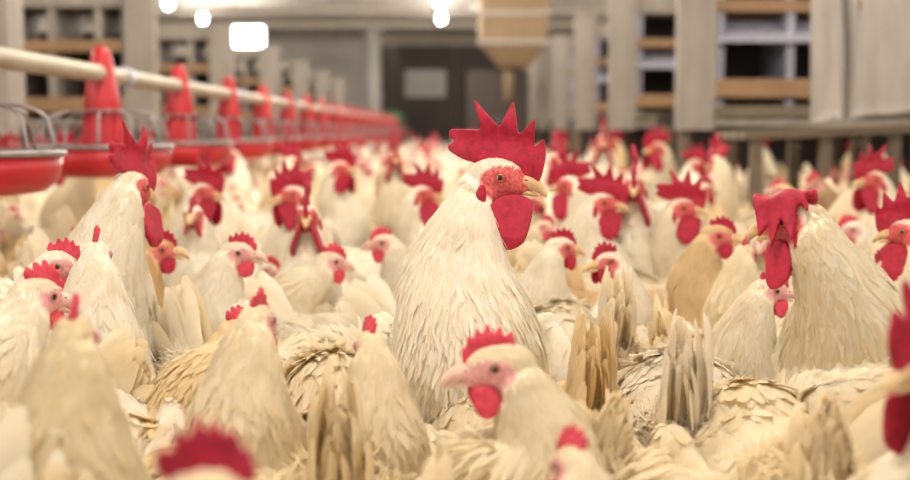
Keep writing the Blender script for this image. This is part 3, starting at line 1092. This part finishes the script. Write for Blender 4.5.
def cloth(name, pxa, pxb, ya, yb, da, db, seed):
    r_ = np.random.default_rng(seed)
    nx, nz = 22, 26
    V = []
    for j in range(nz):
        for i in range(nx):
            u, v = i / (nx - 1), j / (nz - 1)
            d = da + (db - da) * u
            bp = at(pxa + (pxb - pxa) * u, ya + (yb - ya) * u + 1.5 * math.sin(u * 9 + seed), d)
            z = bp.z + (1.62 - bp.z) * v
            wv = .016 * math.sin(u * 8 + seed) + .010 * math.sin(u * 17 + v * 3 + seed) + .008 * math.sin(v * 9 + u * 5)
            V.append((bp.x + .006 * math.sin(v * 7 + seed), bp.y + wv, z))
    V = np.array(V)
    idx = np.arange(nx * nz).reshape(nz, nx)
    Q = np.stack([idx[:-1, :-1], idx[:-1, 1:], idx[1:, 1:], idx[1:, :-1]], axis=-1).reshape(-1, 4)
    n0 = len(V)
    V2 = V + np.array((0, .006, 0))
    border = [np.stack([idx[0, :-1], idx[0, 1:], idx[0, 1:] + n0, idx[0, :-1] + n0], -1), np.stack([idx[:-1, 0], idx[1:, 0], idx[1:, 0] + n0, idx[:-1, 0] + n0], -1),
              np.stack([idx[:-1, -1], idx[1:, -1], idx[1:, -1] + n0, idx[:-1, -1] + n0], -1), np.stack([idx[-1, :-1], idx[-1, 1:], idx[-1, 1:] + n0, idx[-1, :-1] + n0], -1)]
    me = mk_mesh(name, np.vstack([V, V2]), [(Q, 0), (Q[:, ::-1] + n0, 0)] + [(b_, 0) for b_ in border], [M['cloth']])
    top(name, me, parent=root)


cloth('cloth_panel', 811, 858, 122, 117, 4.05, 3.95, 1)
cloth('cloth_panel', 857, 965, 118, 102, 3.93, 3.65, 4)
a, c = at(800, 0, 4.05), at(970, 0, 3.8)
g = Geo().tube([(a.x, 4.04, 1.62), (c.x + .2, 3.68, 1.62)], .02, 10)
top('curtain_rail', g.mesh('curtain_rail', [M['wire']]), parent=root)
for xx, yy in ((a.x + .06, 4.04), (c.x, 3.75)):
    top('hanger', Geo().tube([(xx, yy, 1.62), (xx, yy, CH)], .006, 6).mesh('hanger', [M['wire']]), parent=root)
# slatted perch ledge behind the curtain, on legs
root = top('perch_table', None, 'low wooden perch ledge on brown legs below the hanging cloth', 'perch', loc=(0, 4.35, 0))
a, c = at(745, 131, 4.35), at(985, 121, 4.35)
for i in range(4):
    g = Geo()
    V = [(a.x, .13 * i, a.z - .03), (c.x, .13 * i, c.z - .03), (c.x, .13 * i + .09, c.z - .03), (a.x, .13 * i + .09, a.z - .03)]
    V += [(x_, y_, z_ + .028) for x_, y_, z_ in V]
    g.add(V, [[(0, 3, 2, 1), (4, 5, 6, 7), (0, 1, 5, 4), (1, 2, 6, 5), (2, 3, 7, 6), (3, 0, 4, 7)]])
    top('slat', g.mesh('slat', [M['olive'] if i else M['perch']], smooth=False), parent=root)
for k_ in range(4):
    u = .06 + .29 * k_
    x_ = a.x + (c.x - a.x) * u
    z_ = a.z + (c.z - a.z) * u - .03
    for yy in (.02, .42):
        top('leg', boxmesh('leg', (x_ - .02, yy, 0), (x_ + .02, yy + .04, z_), M['perch']), parent=root)

# lamps
for li, x in enumerate(LAMP_ROWS):
    for y in LAMP_Y:
        far_seen = y > 17
        ld = bpy.data.lights.new('bulb_light', 'POINT')
        ld.energy = LAMP_POWER
        ld.shadow_soft_size = .10
        ld.color = (1.0, .90, .78)
        lo_ = bpy.data.objects.new('bulb_light', ld)
        COL.objects.link(lo_)
        lo_.location = (x, y, LAMP_H - .12)
        if far_seen:
            nth = ['nearer', 'farther'][min(1, int((y - 18) / 2.4))]
            root = top('ceiling_lamp', None, {-4.0: 'glowing ceiling lamp above the left nest racks, %s in its row', -0.14: 'glowing ceiling lamp over the middle aisle before the dark door, %s in its row',
                                              3.6: 'ceiling lamp over the right nest racks, %s in its row'}[x] % nth, 'lamp', 'ceiling lamps row %s' % {-4.0: 'left', -.14: 'middle', 3.6: 'right'}[x], loc=(x, y, LAMP_H))
            top('bulb', Geo().ell((0, 0, 0), (.06, .06, .075), nu=16, nv=10).mesh('bulb', [M['glow']]), parent=root)
            top('socket', Geo().tube([(0, 0, .06), (0, 0, .12)], .03, 12).mesh('socket', [M['white']]), parent=root)
            top('ceiling_rose', Geo().tube([(0, 0, .12), (0, 0, CH - LAMP_H)], .05, 12).mesh('ceiling_rose', [M['white']]), parent=root)
            lo_.parent = root
            lo_.location = (0, 0, -.14)
# wide bright panel lamp seen left of centre
p = at(246, 38, 20)
root = top('panel_lamp', None, 'wide bright panel lamp hanging above the left nest racks', 'lamp', loc=(p.x, 20, p.z))
g = Geo().box((-.26, -.02, -.16), (.26, .02, .16))
top('diffuser', g.mesh('diffuser', [M['glow']], smooth=False), parent=root)
g = Geo().box((-.29, .02, -.19), (.29, .06, .19))
top('housing', g.mesh('housing', [M['white']], smooth=False), parent=root)
for xx in (-.2, .2):
    top('hanger', Geo().tube([(xx, .04, .18), (xx, .04, CH - p.z)], .006, 6).mesh('hanger', [M['wire']]), parent=root)

p = at(476, 8, 17)
root = top('globe_lamp', None, 'dim unlit white globe lamp right of the glowing middle lamps', 'lamp', loc=tuple(p))
top('globe', Geo().ell((0, 0, 0), (.09, .09, .09), nu=18, nv=12).mesh('globe', [M['white']]), parent=root)
top('stem', Geo().tube([(0, 0, .08), (0, 0, CH - p.z)], .012, 8).mesh('stem', [M['wire']]), parent=root)

# ------------------------------------------------------------------ feeder line on the left
FX = -.925
PIPE_H = .748
FEED_Y = [2.42 + .965 * i for i in range(24)]


def feeder_meshes():
    d = {}
    g = Geo()
    # hood around the pipe, tube and cone down to the pan
    prof = [(.031, .785), (.037, .762), (.044, .730), (.050, .69), (.055, .655), (.053, .645)]
    V, Q, T = loft([(0, 0, z) for r, z in [(.004, .822), (.014, .819), (.024, .806)] + prof], [.004, .014, .024] + [p_[0] * .9 for p_ in prof], [.004, .014, .024] + [p_[0] * 1.0 for p_ in prof], 20, (1, 0, 0))
    g.add(V, [Q, T])
    prof = [(.045, .66), (.047, .64), (.050, .60), (.056, .54), (.058, .50)]
    V, Q, T = loft([(0, 0, z) for r, z in prof], [p_[0] for p_ in prof], [p_[0] for p_ in prof], 24, (1, 0, 0))
    g.add(V, [Q, T])
    for k_ in range(8):
        a = k_ * math.pi / 4
        c_, s_ = math.cos(a), math.sin(a)
        g.tube([(c_ * .048, s_ * .048, .64), (c_ * .056, s_ * .056, .52)], .004, 6)
    d['hopper'] = g.mesh('feeder_hopper', [M['red_plastic']])
    g = Geo()
    prof = [(.02, .478), (.10, .476), (.145, .482), (.172, .505), (.181, .552), (.176, .552), (.166, .510), (.14, .490), (.02, .486)]
    V, Q, T = loft([(0, 0, 0)] * 1 + [(0, 0, 1)] * 1, [1, 1], [1, 1], 40, (1, 0, 0))
    a = np.linspace(0, 2 * np.pi, 40, endpoint=False)
    V = np.concatenate([np.stack([np.cos(a) * r, np.sin(a) * r, np.full(40, z)], 1) for r, z in prof])
    idx = np.arange(len(prof) * 40).reshape(-1, 40)
    nx = np.roll(idx, -1, 1)
    Q = np.stack([idx[:-1], nx[:-1], nx[1:], idx[1:]], -1).reshape(-1, 4)
    g.add(V, [Q])
    d['pan'] = g.mesh('feeder_pan', [M['red_plastic']])
    g = Geo()
    a = np.linspace(0, 2 * np.pi, 49)
    g.tube(np.stack([np.cos(a) * .181, np.sin(a) * .181, np.full(49, .556)], 1), .0065, 8, cap=False)
    d['rim'] = g.mesh('feeder_rim', [M['wire']])
    g = Geo()
    g.tube(np.stack([np.cos(a) * .058, np.sin(a) * .058, np.full(49, .650)], 1), .004, 6, cap=False)
    d['collar'] = g.mesh('feeder_collar', [M['wire']])
    g = Geo()
    g.tube(catmull([(.056, 0, .650), (.11, 0, .645), (.148, 0, .630), (.160, 0, .610), (.172, 0, .556)], 4), .0032, 7)
    d['wire'] = g.mesh('feeder_wire', [M['wire']])
    g = Geo()
    for k_ in range(12):
        an = k_ * math.pi / 6
        P_ = catmull([(.056, 0, .650), (.148, 0, .630), (.160, 0, .610), (.172, 0, .556)], 2)
        g.tube(np.stack([P_[:, 0] * math.cos(an), P_[:, 0] * math.sin(an), P_[:, 2]], 1), .0035, 5)
    d['grill'] = g.mesh('feeder_grill', [M['wire']])
    return d


FM = feeder_meshes()
ordn = ['nearest', 'second', 'third', 'fourth', 'fifth', 'sixth', 'seventh', 'eighth', 'ninth', 'tenth']
for i, y in enumerate(FEED_Y):
    lab = ('red pan feeder with wire grill on the pipe, %s from the camera' % ordn[i]) if i < 10 else 'small blurred red pan feeder far down the feed pipe'
    root = top('pan_feeder', None, lab, 'feeder', 'pan feeders along the feed pipe', loc=(FX, y, 0), rot=(0, 0, .2 * i))
    top('hopper', FM['hopper'], parent=root)
    top('pan', FM['pan'], parent=root)
    top('rim', FM['rim'], parent=root)
    if i < 7:
        top('collar', FM['collar'], parent=root)
        for k_ in range(12):
            top('wire', FM['wire'], parent=root, rot=(0, 0, k_ * math.pi / 6))
    else:
        top('grill', FM['grill'], parent=root)
root = top('feed_pipe', None, 'long cream feed pipe running above the red pan feeders', 'pipe', loc=(FX, 0, PIPE_H))
g = Geo().tube([(0, y, 0) for y in np.linspace(-.3, 26, 28)], .0235, 18)
top('tube', g.mesh('feed_tube', [M['pipe']]), parent=root)
for i in range(12):
    y = 3.62 + 1.93 * i
    cl = top('pipe_clamp', Geo().tube([(0, y - .02, 0), (0, y + .02, 0)], .030, 18).mesh('pipe_clamp', [M['clamp']]), parent=root)
    top('cable', Geo().tube([(0, y, .03), (0, y, CH - PIPE_H)], .0022, 5).mesh('cable', [M['wire']]), parent=cl)

# ------------------------------------------------------------------ the flock, placed one by one
WARM = (1.0, .965, .88)
WHITE = (1.07, 1.07, 1.06)
CREAM = (1.0, .94, .80)
BUFF = (.98, .86, .62)
TAN = (.86, .64, .38)

bird_at(501, 178, 1.50, 'hero', -90, 'tall white rooster in sharp focus with large upright red comb', 0, WHITE)
bird_at(495, 367, 1.10, 'hen_sharp', 182, 'cream hen facing left in front of the tall rooster, pink face sharp', 0, CREAM)
# right foreground
bird_at(793, 222, 1.34, 'rooster_flop', 118, 'big white rooster at right turned away, red comb flopped to the left', 1, WARM)
bird_at(771, 291, 1.62, 'hen_up', 12, 'cream hen with dark eye facing right, beside the big right rooster', 1, WARM)
bird_at(942, 362, 1.02, 'rooster_left', 150, 'rooster cut by the right edge, red comb and long red wattle', 1, WARM)
bird_at(574, 466, .88, 'hen_up', 112, 'hen seen from behind beside the sharp cream hen, small comb spot', 1, CREAM)
bird_at(258, 322, 1.20, 'hen_up', 76, 'cream hen seen from behind with thin upright comb, left of centre', 1, CREAM)
bird_at(370, 347, 1.22, 'hen_up', 104, 'slim cream hen seen from behind, comb tip up, left of tall rooster', 1, CREAM)
bird_at(236, 334, 1.42, 'hen_mid', 58, 'buff hen turned half away, reddish face, left of the upright comb hen', 1, BUFF)
bird_at(240, 253, 1.90, 'hen_up', -4, 'white hen facing right with lavender face and pink comb', 1, WHITE)
bird_at(74, 340, .95, 'hen_up', 98, 'large blurred tan-cream neck seen from behind at lower left', 1, (.88, .80, .62))
bird_at(204, 502, .62, 'hen_tall_comb', 12, 'very near hen at bottom left showing only its blurred red comb', 1, CREAM)
bird_at(40, 297, 1.30, 'hen_mid', 52, 'cream hen at left edge facing away, small red comb', 1, WARM)
bird_at(134, 188, 1.78, 'rooster_away', 4, 'white rooster at left below the feeders, dark red comb and wattle', 1, WHITE)
bird_at(96, 256, 1.50, 'hen_up', 100, 'white hen in front of the left rooster seen from behind, comb tip', 1, WHITE)
bird_at(62, 266, 1.50, 'hen_up_left', -60, 'white hen in front of the left rooster with pale lavender face', 1, WHITE)
bird_at(160, 250, 2.0, 'hen_red', 0, 'tan brown hen with red comb between left rooster and white hen', 1, TAN)
bird_at(206, 192, 2.85, 'rooster_left', -70, 'rooster with pink comb below the third feeder facing the camera', 1, WHITE)
bird_at(193, 215, 2.5, 'hen_red', -110, 'white hen with red wattle behind the lavender-faced hen', 1, WHITE)
bird_at(307, 216, 2.25, 'rooster_up', -88, 'rooster facing the camera head on with yellow beak and red wattles', 1, WHITE)
bird_at(290, 195, 2.75, 'rooster_left', 160, 'rooster with magenta comb just behind the head-on rooster', 1, WHITE)
bird_at(292, 163, 3.9, 'rooster_up', 60, 'rooster with bright red comb under the far feeders', 1, WHITE)
bird_at(342, 168, 3.8, 'rooster_right', 20, 'white rooster midway down the flock, between feeders and tall rooster', 1, WHITE)
bird_at(395, 158, 4.2, 'rooster_up', -80, 'dark red combed rooster far behind, left of the tall rooster', 1, WARM)
bird_at(425, 194, 3.0, 'rooster_up', -10, 'white rooster with pink face just left of the tall rooster head', 1, WHITE)
bird_at(383, 243, 2.3, 'hen_up_right', -125, 'white hen with small pink comb left of the tall rooster neck', 1, WHITE)
bird_at(432, 236, 2.2, 'hen_red', 35, 'hen half hidden behind the tall rooster neck, red comb', 1, WHITE)
bird_at(332, 262, 2.15, 'hen_mid', 20, 'white hen facing right in the middle of the flock', 1, WARM)
# right of the hero
bird_at(605, 203, 2.5, 'rooster_up', -12, 'white rooster facing right with spiky pink comb, right of tall rooster', 1, WHITE)
bird_at(568, 185, 2.9, 'rooster_left', 100, 'rooster with broad red comb just right of the tall rooster beak', 1, WHITE)
bird_at(634, 186, 2.55, 'rooster_up', -100, 'rooster facing the camera, dark red wattles, right of spiky comb rooster', 1, WHITE)
bird_at(603, 141, 4.6, 'rooster_up', -95, 'upright white rooster far back under the second pale post', 1, WHITE)
bird_at(656, 148, 4.9, 'rooster_left', 150, 'far rooster with red comb between the two pale posts', 1, WARM)
bird_at(717, 163, 3.6, 'rooster_right', 150, 'white rooster with big red comb under the nearest right rack', 1, WARM)
bird_at(684, 208, 2.7, 'rooster_right', 28, 'white rooster with long neck facing right, pink face', 1, WARM)
bird_at(705, 190, 3.4, 'hen_red', 10, 'pink-faced hen behind the long-necked white rooster', 1, WARM)
bird_at(720, 236, 2.15, 'hen_red', -40, 'tan-brown hen facing right behind the dark-eyed hen', 1, (.88, .72, .48))
bird_at(562, 248, 2.1, 'hen_red', 5, 'white hen with pink face facing right near the tall rooster breast', 1, WHITE)
bird_at(606, 262, 2.0, 'hen_red', 185, 'white hen with red wattle behind the upright white tail', 1, WHITE)
bird_at(872, 180, 2.95, 'rooster_right', -120, 'white rooster below the hanging cloth with red face and wattles', 1, WARM)
bird_at(905, 232, 2.3, 'rooster_up', 150, 'rooster with dark red comb at the right edge behind the big right rooster', 1, WARM)
bird_at(882, 268, 2.0, 'hen_red', 200, 'hen with red comb between big right rooster and right edge', 1, WARM)
bird_at(780, 190, 3.5, 'hen_up_left', 100, 'buff hen in the shade below the nest racks', 1, BUFF)
bird_at(815, 185, 3.6, 'hen_up', 180, 'small reddish-brown hen below the hanging cloth', 1, (.62, .44, .30))
bird_at(745, 255, 1.95, 'hen_up', 60, 'cream hen neck seen from behind, left of big right rooster comb', 1, CREAM)
# birds mostly showing backs and tails
def tail_at(px, py, depth, name, yaw_deg, label, lod=1, tint=WARM, s=1.0):
    """place by the tail tip"""
    p = at(px, py, depth)
    a = R(yaw_deg)
    l = (-.20 if 'tail_up' in name else -.25) * s
    return put_bird(name, lod, p.x - l * math.cos(a), p.y - l * math.sin(a), a, s, label, None, tint)


tail_at(622, 262, 1.75, 'hen_tail_up', 100, 'white hen with upright pointed tail right of the tall rooster', 1, WARM)
tail_at(596, 345, 1.33, 'hen_tail_up', 95, 'hen with tan upright tail just right of the tall rooster body', 1, BUFF, 1.0)
tail_at(685, 352, 1.25, 'hen_tail_up', 80, 'hen with greyish ruffled upright tail left of the big right rooster', 1, (.96, .93, .88), 1.02)
tail_at(645, 462, 1.05, 'hen_fluffy', 110, 'fluffy cream rump at the bottom, right of the sharp cream hen', 1, CREAM, 1.0)
tail_at(846, 540, .95, 'hen_fluffy', 88, 'fluffy pale rump at the bottom below the big right rooster', 1, CREAM, 1.05)
tail_at(340, 400, 1.02, 'hen_low', 96, 'cream hen with tall tail feathers at the bottom left of centre', 1, CREAM, 1.0)
tail_at(90, 480, .70, 'hen_fluffy', 85, 'very near blurred cream back at the bottom left corner', 1, CREAM, .95)
tail_at(520, 470, .74, 'hen_fluffy', 65, 'near cream back in front of the sharp hen breast at the bottom', 1, CREAM, .92)
tail_at(160, 340, 1.35, 'hen_mid', 160, 'cream hen back between the large blurred neck and the buff hen', 1, CREAM)

# ------------------------------------------------------------------ the rest of the flock
def clash(x, y, yaw, rr=1.0):
    for bx, by, ba, s, kd in BIRDS:
        dx, dy = x - bx, y - by
        if dx * dx + dy * dy > .2:
            continue
        c, s_ = math.cos(ba), math.sin(ba)
        u, v = dx * c + dy * s_, -dx * s_ + dy * c
        w = 1.12 if kd == 'rooster' else 1.0
        if (u / (.30 * w * rr)) ** 2 + (v / (.205 * w * rr)) ** 2 < 1:
            return True
    return False


hen_poses = ['hen_up', 'hen_up_left', 'hen_up_right', 'hen_mid', 'hen_mid_left', 'hen_mid_right', 'hen_low', 'hen_red', 'hen_peck']
hen_w = [3, 2, 2, 4, 3, 3, 4, 1.6, 2]
ro_poses = ['rooster_up', 'rooster_left', 'rooster_right', 'rooster_flop']
rnd = random.Random(5)
LIM = 7.6


def visible(x, y):
    px, _ = to_px((x, y, .35))
    return -60 - 120 / y < px < 970 + 120 / y


def blocks(nm, x, y, yaw, s):
    h = POSES[nm][1]
    rb = 1.22 if 'rooster' in nm else 1.0
    c, s_ = math.cos(yaw), math.sin(yaw)
    blobs = [(0.0, 0.0, .12 * rb, .315 * rb)]
    blobs.append((h[0], h[1], .055 * rb, h[2] + .055 * rb))
    blobs.append((.10 * rb, 0, .09 * rb, .29 * rb))
    blobs.append((-.22 * rb, 0, .06, .375 * rb))
    for u, v, r_, zt in blobs:
        bx, by = x + (u * c - v * s_) * s, y + (u * s_ + v * c) * s
        if by < .3:
            return True
        bpx, bpy = to_px((bx, by, zt * s))
        hw = r_ * s * FPX / by
        for ex, ey, ed in EYES:
            m_ = 48 / ed
            if by < ed + .08 and abs(bpx - ex) < hw + m_ and bpy < ey + m_ * 1.1:
                return True
    return False


MARKS = [(501, 1.5, 'the tall sharp rooster'), (495, 1.1, 'the sharp cream hen'), (790, 1.34, 'the big right rooster'), (307, 2.25, 'the head-on rooster'),
         (120, 2.05, 'the left rooster'), (240, 1.9, 'the lavender-faced hen'), (605, 2.5, 'the spiky-combed rooster'), (684, 2.7, 'the long-necked rooster'),
         (720, 2.15, 'the tan-brown hen'), (872, 2.95, 'the rooster below the cloth'), (102, 3.4, 'the second pan feeder'), (182, 4.3, 'the third pan feeder'),
         (265, 6.3, 'the fifth pan feeder'), (693, 6.25, 'the nearest right rack post'), (620, 8.9, 'the second right rack post'), (603, 4.6, 'the upright far rooster'),
         (425, 9, 'the white door sheet'), (500, 9, 'the dark door'), (770, 1.62, 'the dark-eyed hen'), (425, 3.0, 'the pink-faced rooster left of centre')]
USED = {}


def describe(desc, x, y):
    px, _ = to_px((x, y, .4))
    cands = sorted(MARKS, key=lambda m_: abs(m_[0] - px) / 60 + abs(m_[1] - y))
    for adv in range(3):
        for mx, my, nm in cands[:5 + 3 * adv]:
            d = px - mx
            if abs(d) < 26:
                rel = 'behind' if y > my else 'in front of'
                rel = ('directly ' if adv else '') + rel
                if my >= 3.3 and y < my:
                    rel = 'below'
            else:
                rel = ('just ' if abs(d) < 60 else 'well ' if abs(d) > 130 else '') + ('right of ' if d > 0 else 'left of ')
                if y > my + .5:
                    rel = 'behind and ' + rel
                elif y < my - .5:
                    rel = 'before and ' + rel
                rel = rel.strip()
            lab = '%s, %s %s' % (desc, rel, nm)
            if lab not in USED:
                USED[lab] = 1
                return lab, None
    lab = '%s, %s %s' % (desc, 'in the crowd near', cands[0][2])
    return lab, lab


def region(x, y):
    px, _ = to_px((x, y, .35))
    if px < 300:
        return 'between the feeder line and the left edge' if x < FX else 'in the crowd right of the feeder line'
    if px < 560:
        return 'in the crowd behind the tall sharp rooster'
    return 'in the crowd on the right half, in front of the nest racks'


n_fill = 0
for band in ((.95, 3.0), (3.0, 5.0), (5.0, LIM)):
    tries = 0
    while tries < 6000:
        tries += 1
        y = math.sqrt(rnd.uniform(band[0] ** 2, band[1] ** 2))
        x = rnd.uniform(-.42, .42) * y * 1.1
        x += rnd.uniform(-.1, .1)
        if not visible(x, y):
            continue
        yaw = rnd.uniform(0, 2 * math.pi)
        if clash(x, y, yaw, .92 if y < 3 else .95):
            continue
        if tries % 6 == 0 and y < 1.2:
            continue
        if COUNT['hen'] >= 292:
            break
        # keep the tall rooster and the sharp hen free of new neighbours in front of them
        px, _ = to_px((x, y, .36))
        low = y < 1.55
        if y < 1.5 and 380 < px < 620 and y < 1.35:
            continue
        ro = (rnd.random() < .10) and y > 2.4 and COUNT['rooster'] < 60
        if ro:
            nm = rnd.choice(ro_poses[:3])
            s = rnd.uniform(.90, 1.0)
        else:
            nm = rnd.choices(hen_poses, hen_w)[0]
            if y < 2.4:
                nm = rnd.choice(['hen_low', 'hen_mid', 'hen_peck', 'hen_mid_right', 'hen_low'])
            s = rnd.uniform(.88, 1.04)
        tint = rnd.choices([WHITE, WARM, CREAM, BUFF, (.92, .80, .60)], [4, 4, 4, 2, .7])[0]
        if blocks(nm, x, y, yaw, s):
            continue
        k_ = 'rooster' if ro else 'hen'
        stance = {'hen_low': 'stooping', 'hen_peck': 'pecking', 'hen_red': 'red-faced'}.get(nm, 'upright' if 'up' in nm else 'half-raised')
        if ro:
            stance = 'big-combed'
        face = (math.degrees(yaw + POSES[nm][2])) % 360
        face = 'facing right' if face < 45 or face > 315 else 'facing away' if face < 135 else 'facing left' if face < 225 else 'facing forward'
        col = {WHITE: 'white', WARM: 'off-white', CREAM: 'cream', BUFF: 'buff'}.get(tint, 'tan')
        lab, grp = describe('%s %s %s %s' % (stance, col, k_, face), x, y)
        lod = 1 if y < 4.0 else 2
        put_bird(nm, lod, x, y, yaw, s, lab, grp or 'rest of the flock', tint)
        n_fill += 1
print('birds', COUNT, 'fill', n_fill)

CAB, BIN = at(498, 100, 16), at(391, 108, 22)
LEGS = [y_ + o_ for y_ in (6.25, 8.9, 9.2, 11.4, 11.6, 13.8, 14.0, 16.2, 16.4, 18.8) for o_ in (.03, .5)]
# far flock: too many and too small to pick apart
base = []
for nm in ('hen_up', 'hen_mid', 'hen_low', 'hen_red', 'rooster_up', 'rooster_left'):
    pr = proto(nm, 3)
    base.append(pr)
for part_, idxs in {'a': (0, 1, 2, 0, 1, 2, 4, 2)}.items():
    Vs, Ps, As, off = [], [], {'skin': [], 'leg': [], 'redness': [], 'tint': []}, 0
    rr_ = np.random.default_rng(3 if part_ == 'a' else 8)
    cnt = 0
    step = .30
    for y in np.arange(LIM, 25.5, step):
        if part_ == 'b':
            lo_x, hi_x = -3.8, 3.0
        for x in np.arange(-3.6, 3.2, .30):
            if y > 11 and rr_.random() < .55:
                continue
            xx, yy = x + rr_.uniform(-.07, .07), y + rr_.uniform(-.07, .07) + (.15 if int(round(x / .3)) % 2 else 0)
            px, _ = to_px((xx, yy, .35))
            if not -20 < px < 930 or clash(xx, yy, 0, .8):
                continue
            if abs(xx - CAB[0]) < .8 and abs(yy - 16.2) < .5 or abs(xx - BIN[0]) < .5 and abs(yy - 22) < .5:
                continue
            if min(abs(yy - ly) for ly in LEGS) < .22 and (xx > 1.0 or xx < -1.45):
                continue
            V, P, at_ = base[idxs[rr_.integers(0, 8)]]['raw']
            # drop the coarse contour feathers (the last block) to stay light
            a = rr_.uniform(0, 6.28)
            s = rr_.uniform(.85, 1.0)
            c_, s_ = math.cos(a), math.sin(a)
            Rm = np.array([[c_, -s_, 0], [s_, c_, 0], [0, 0, 1]])
            Vs.append((V * s) @ Rm.T + np.array((xx, yy, 0)))
            for p_, m_ in P[:-1]:
                Ps.append((p_ + off, m_))
            for k_ in As:
                As[k_].append(at_[k_])
            off += len(V)
            cnt += 1
    me = mk_mesh('distant_flock', np.concatenate(Vs), Ps, base[idxs[0]]['mats'], {k_: np.concatenate(v_) for k_, v_ in As.items()})
    top('distant_flock', me, 'distant blurred hens filling the floor to the far door' if part_ == 'a' else 'distant blurred red-combed birds scattered through the far flock', 'flock', kind='stuff')
    print('distant', part_, cnt, len(me.polygons))
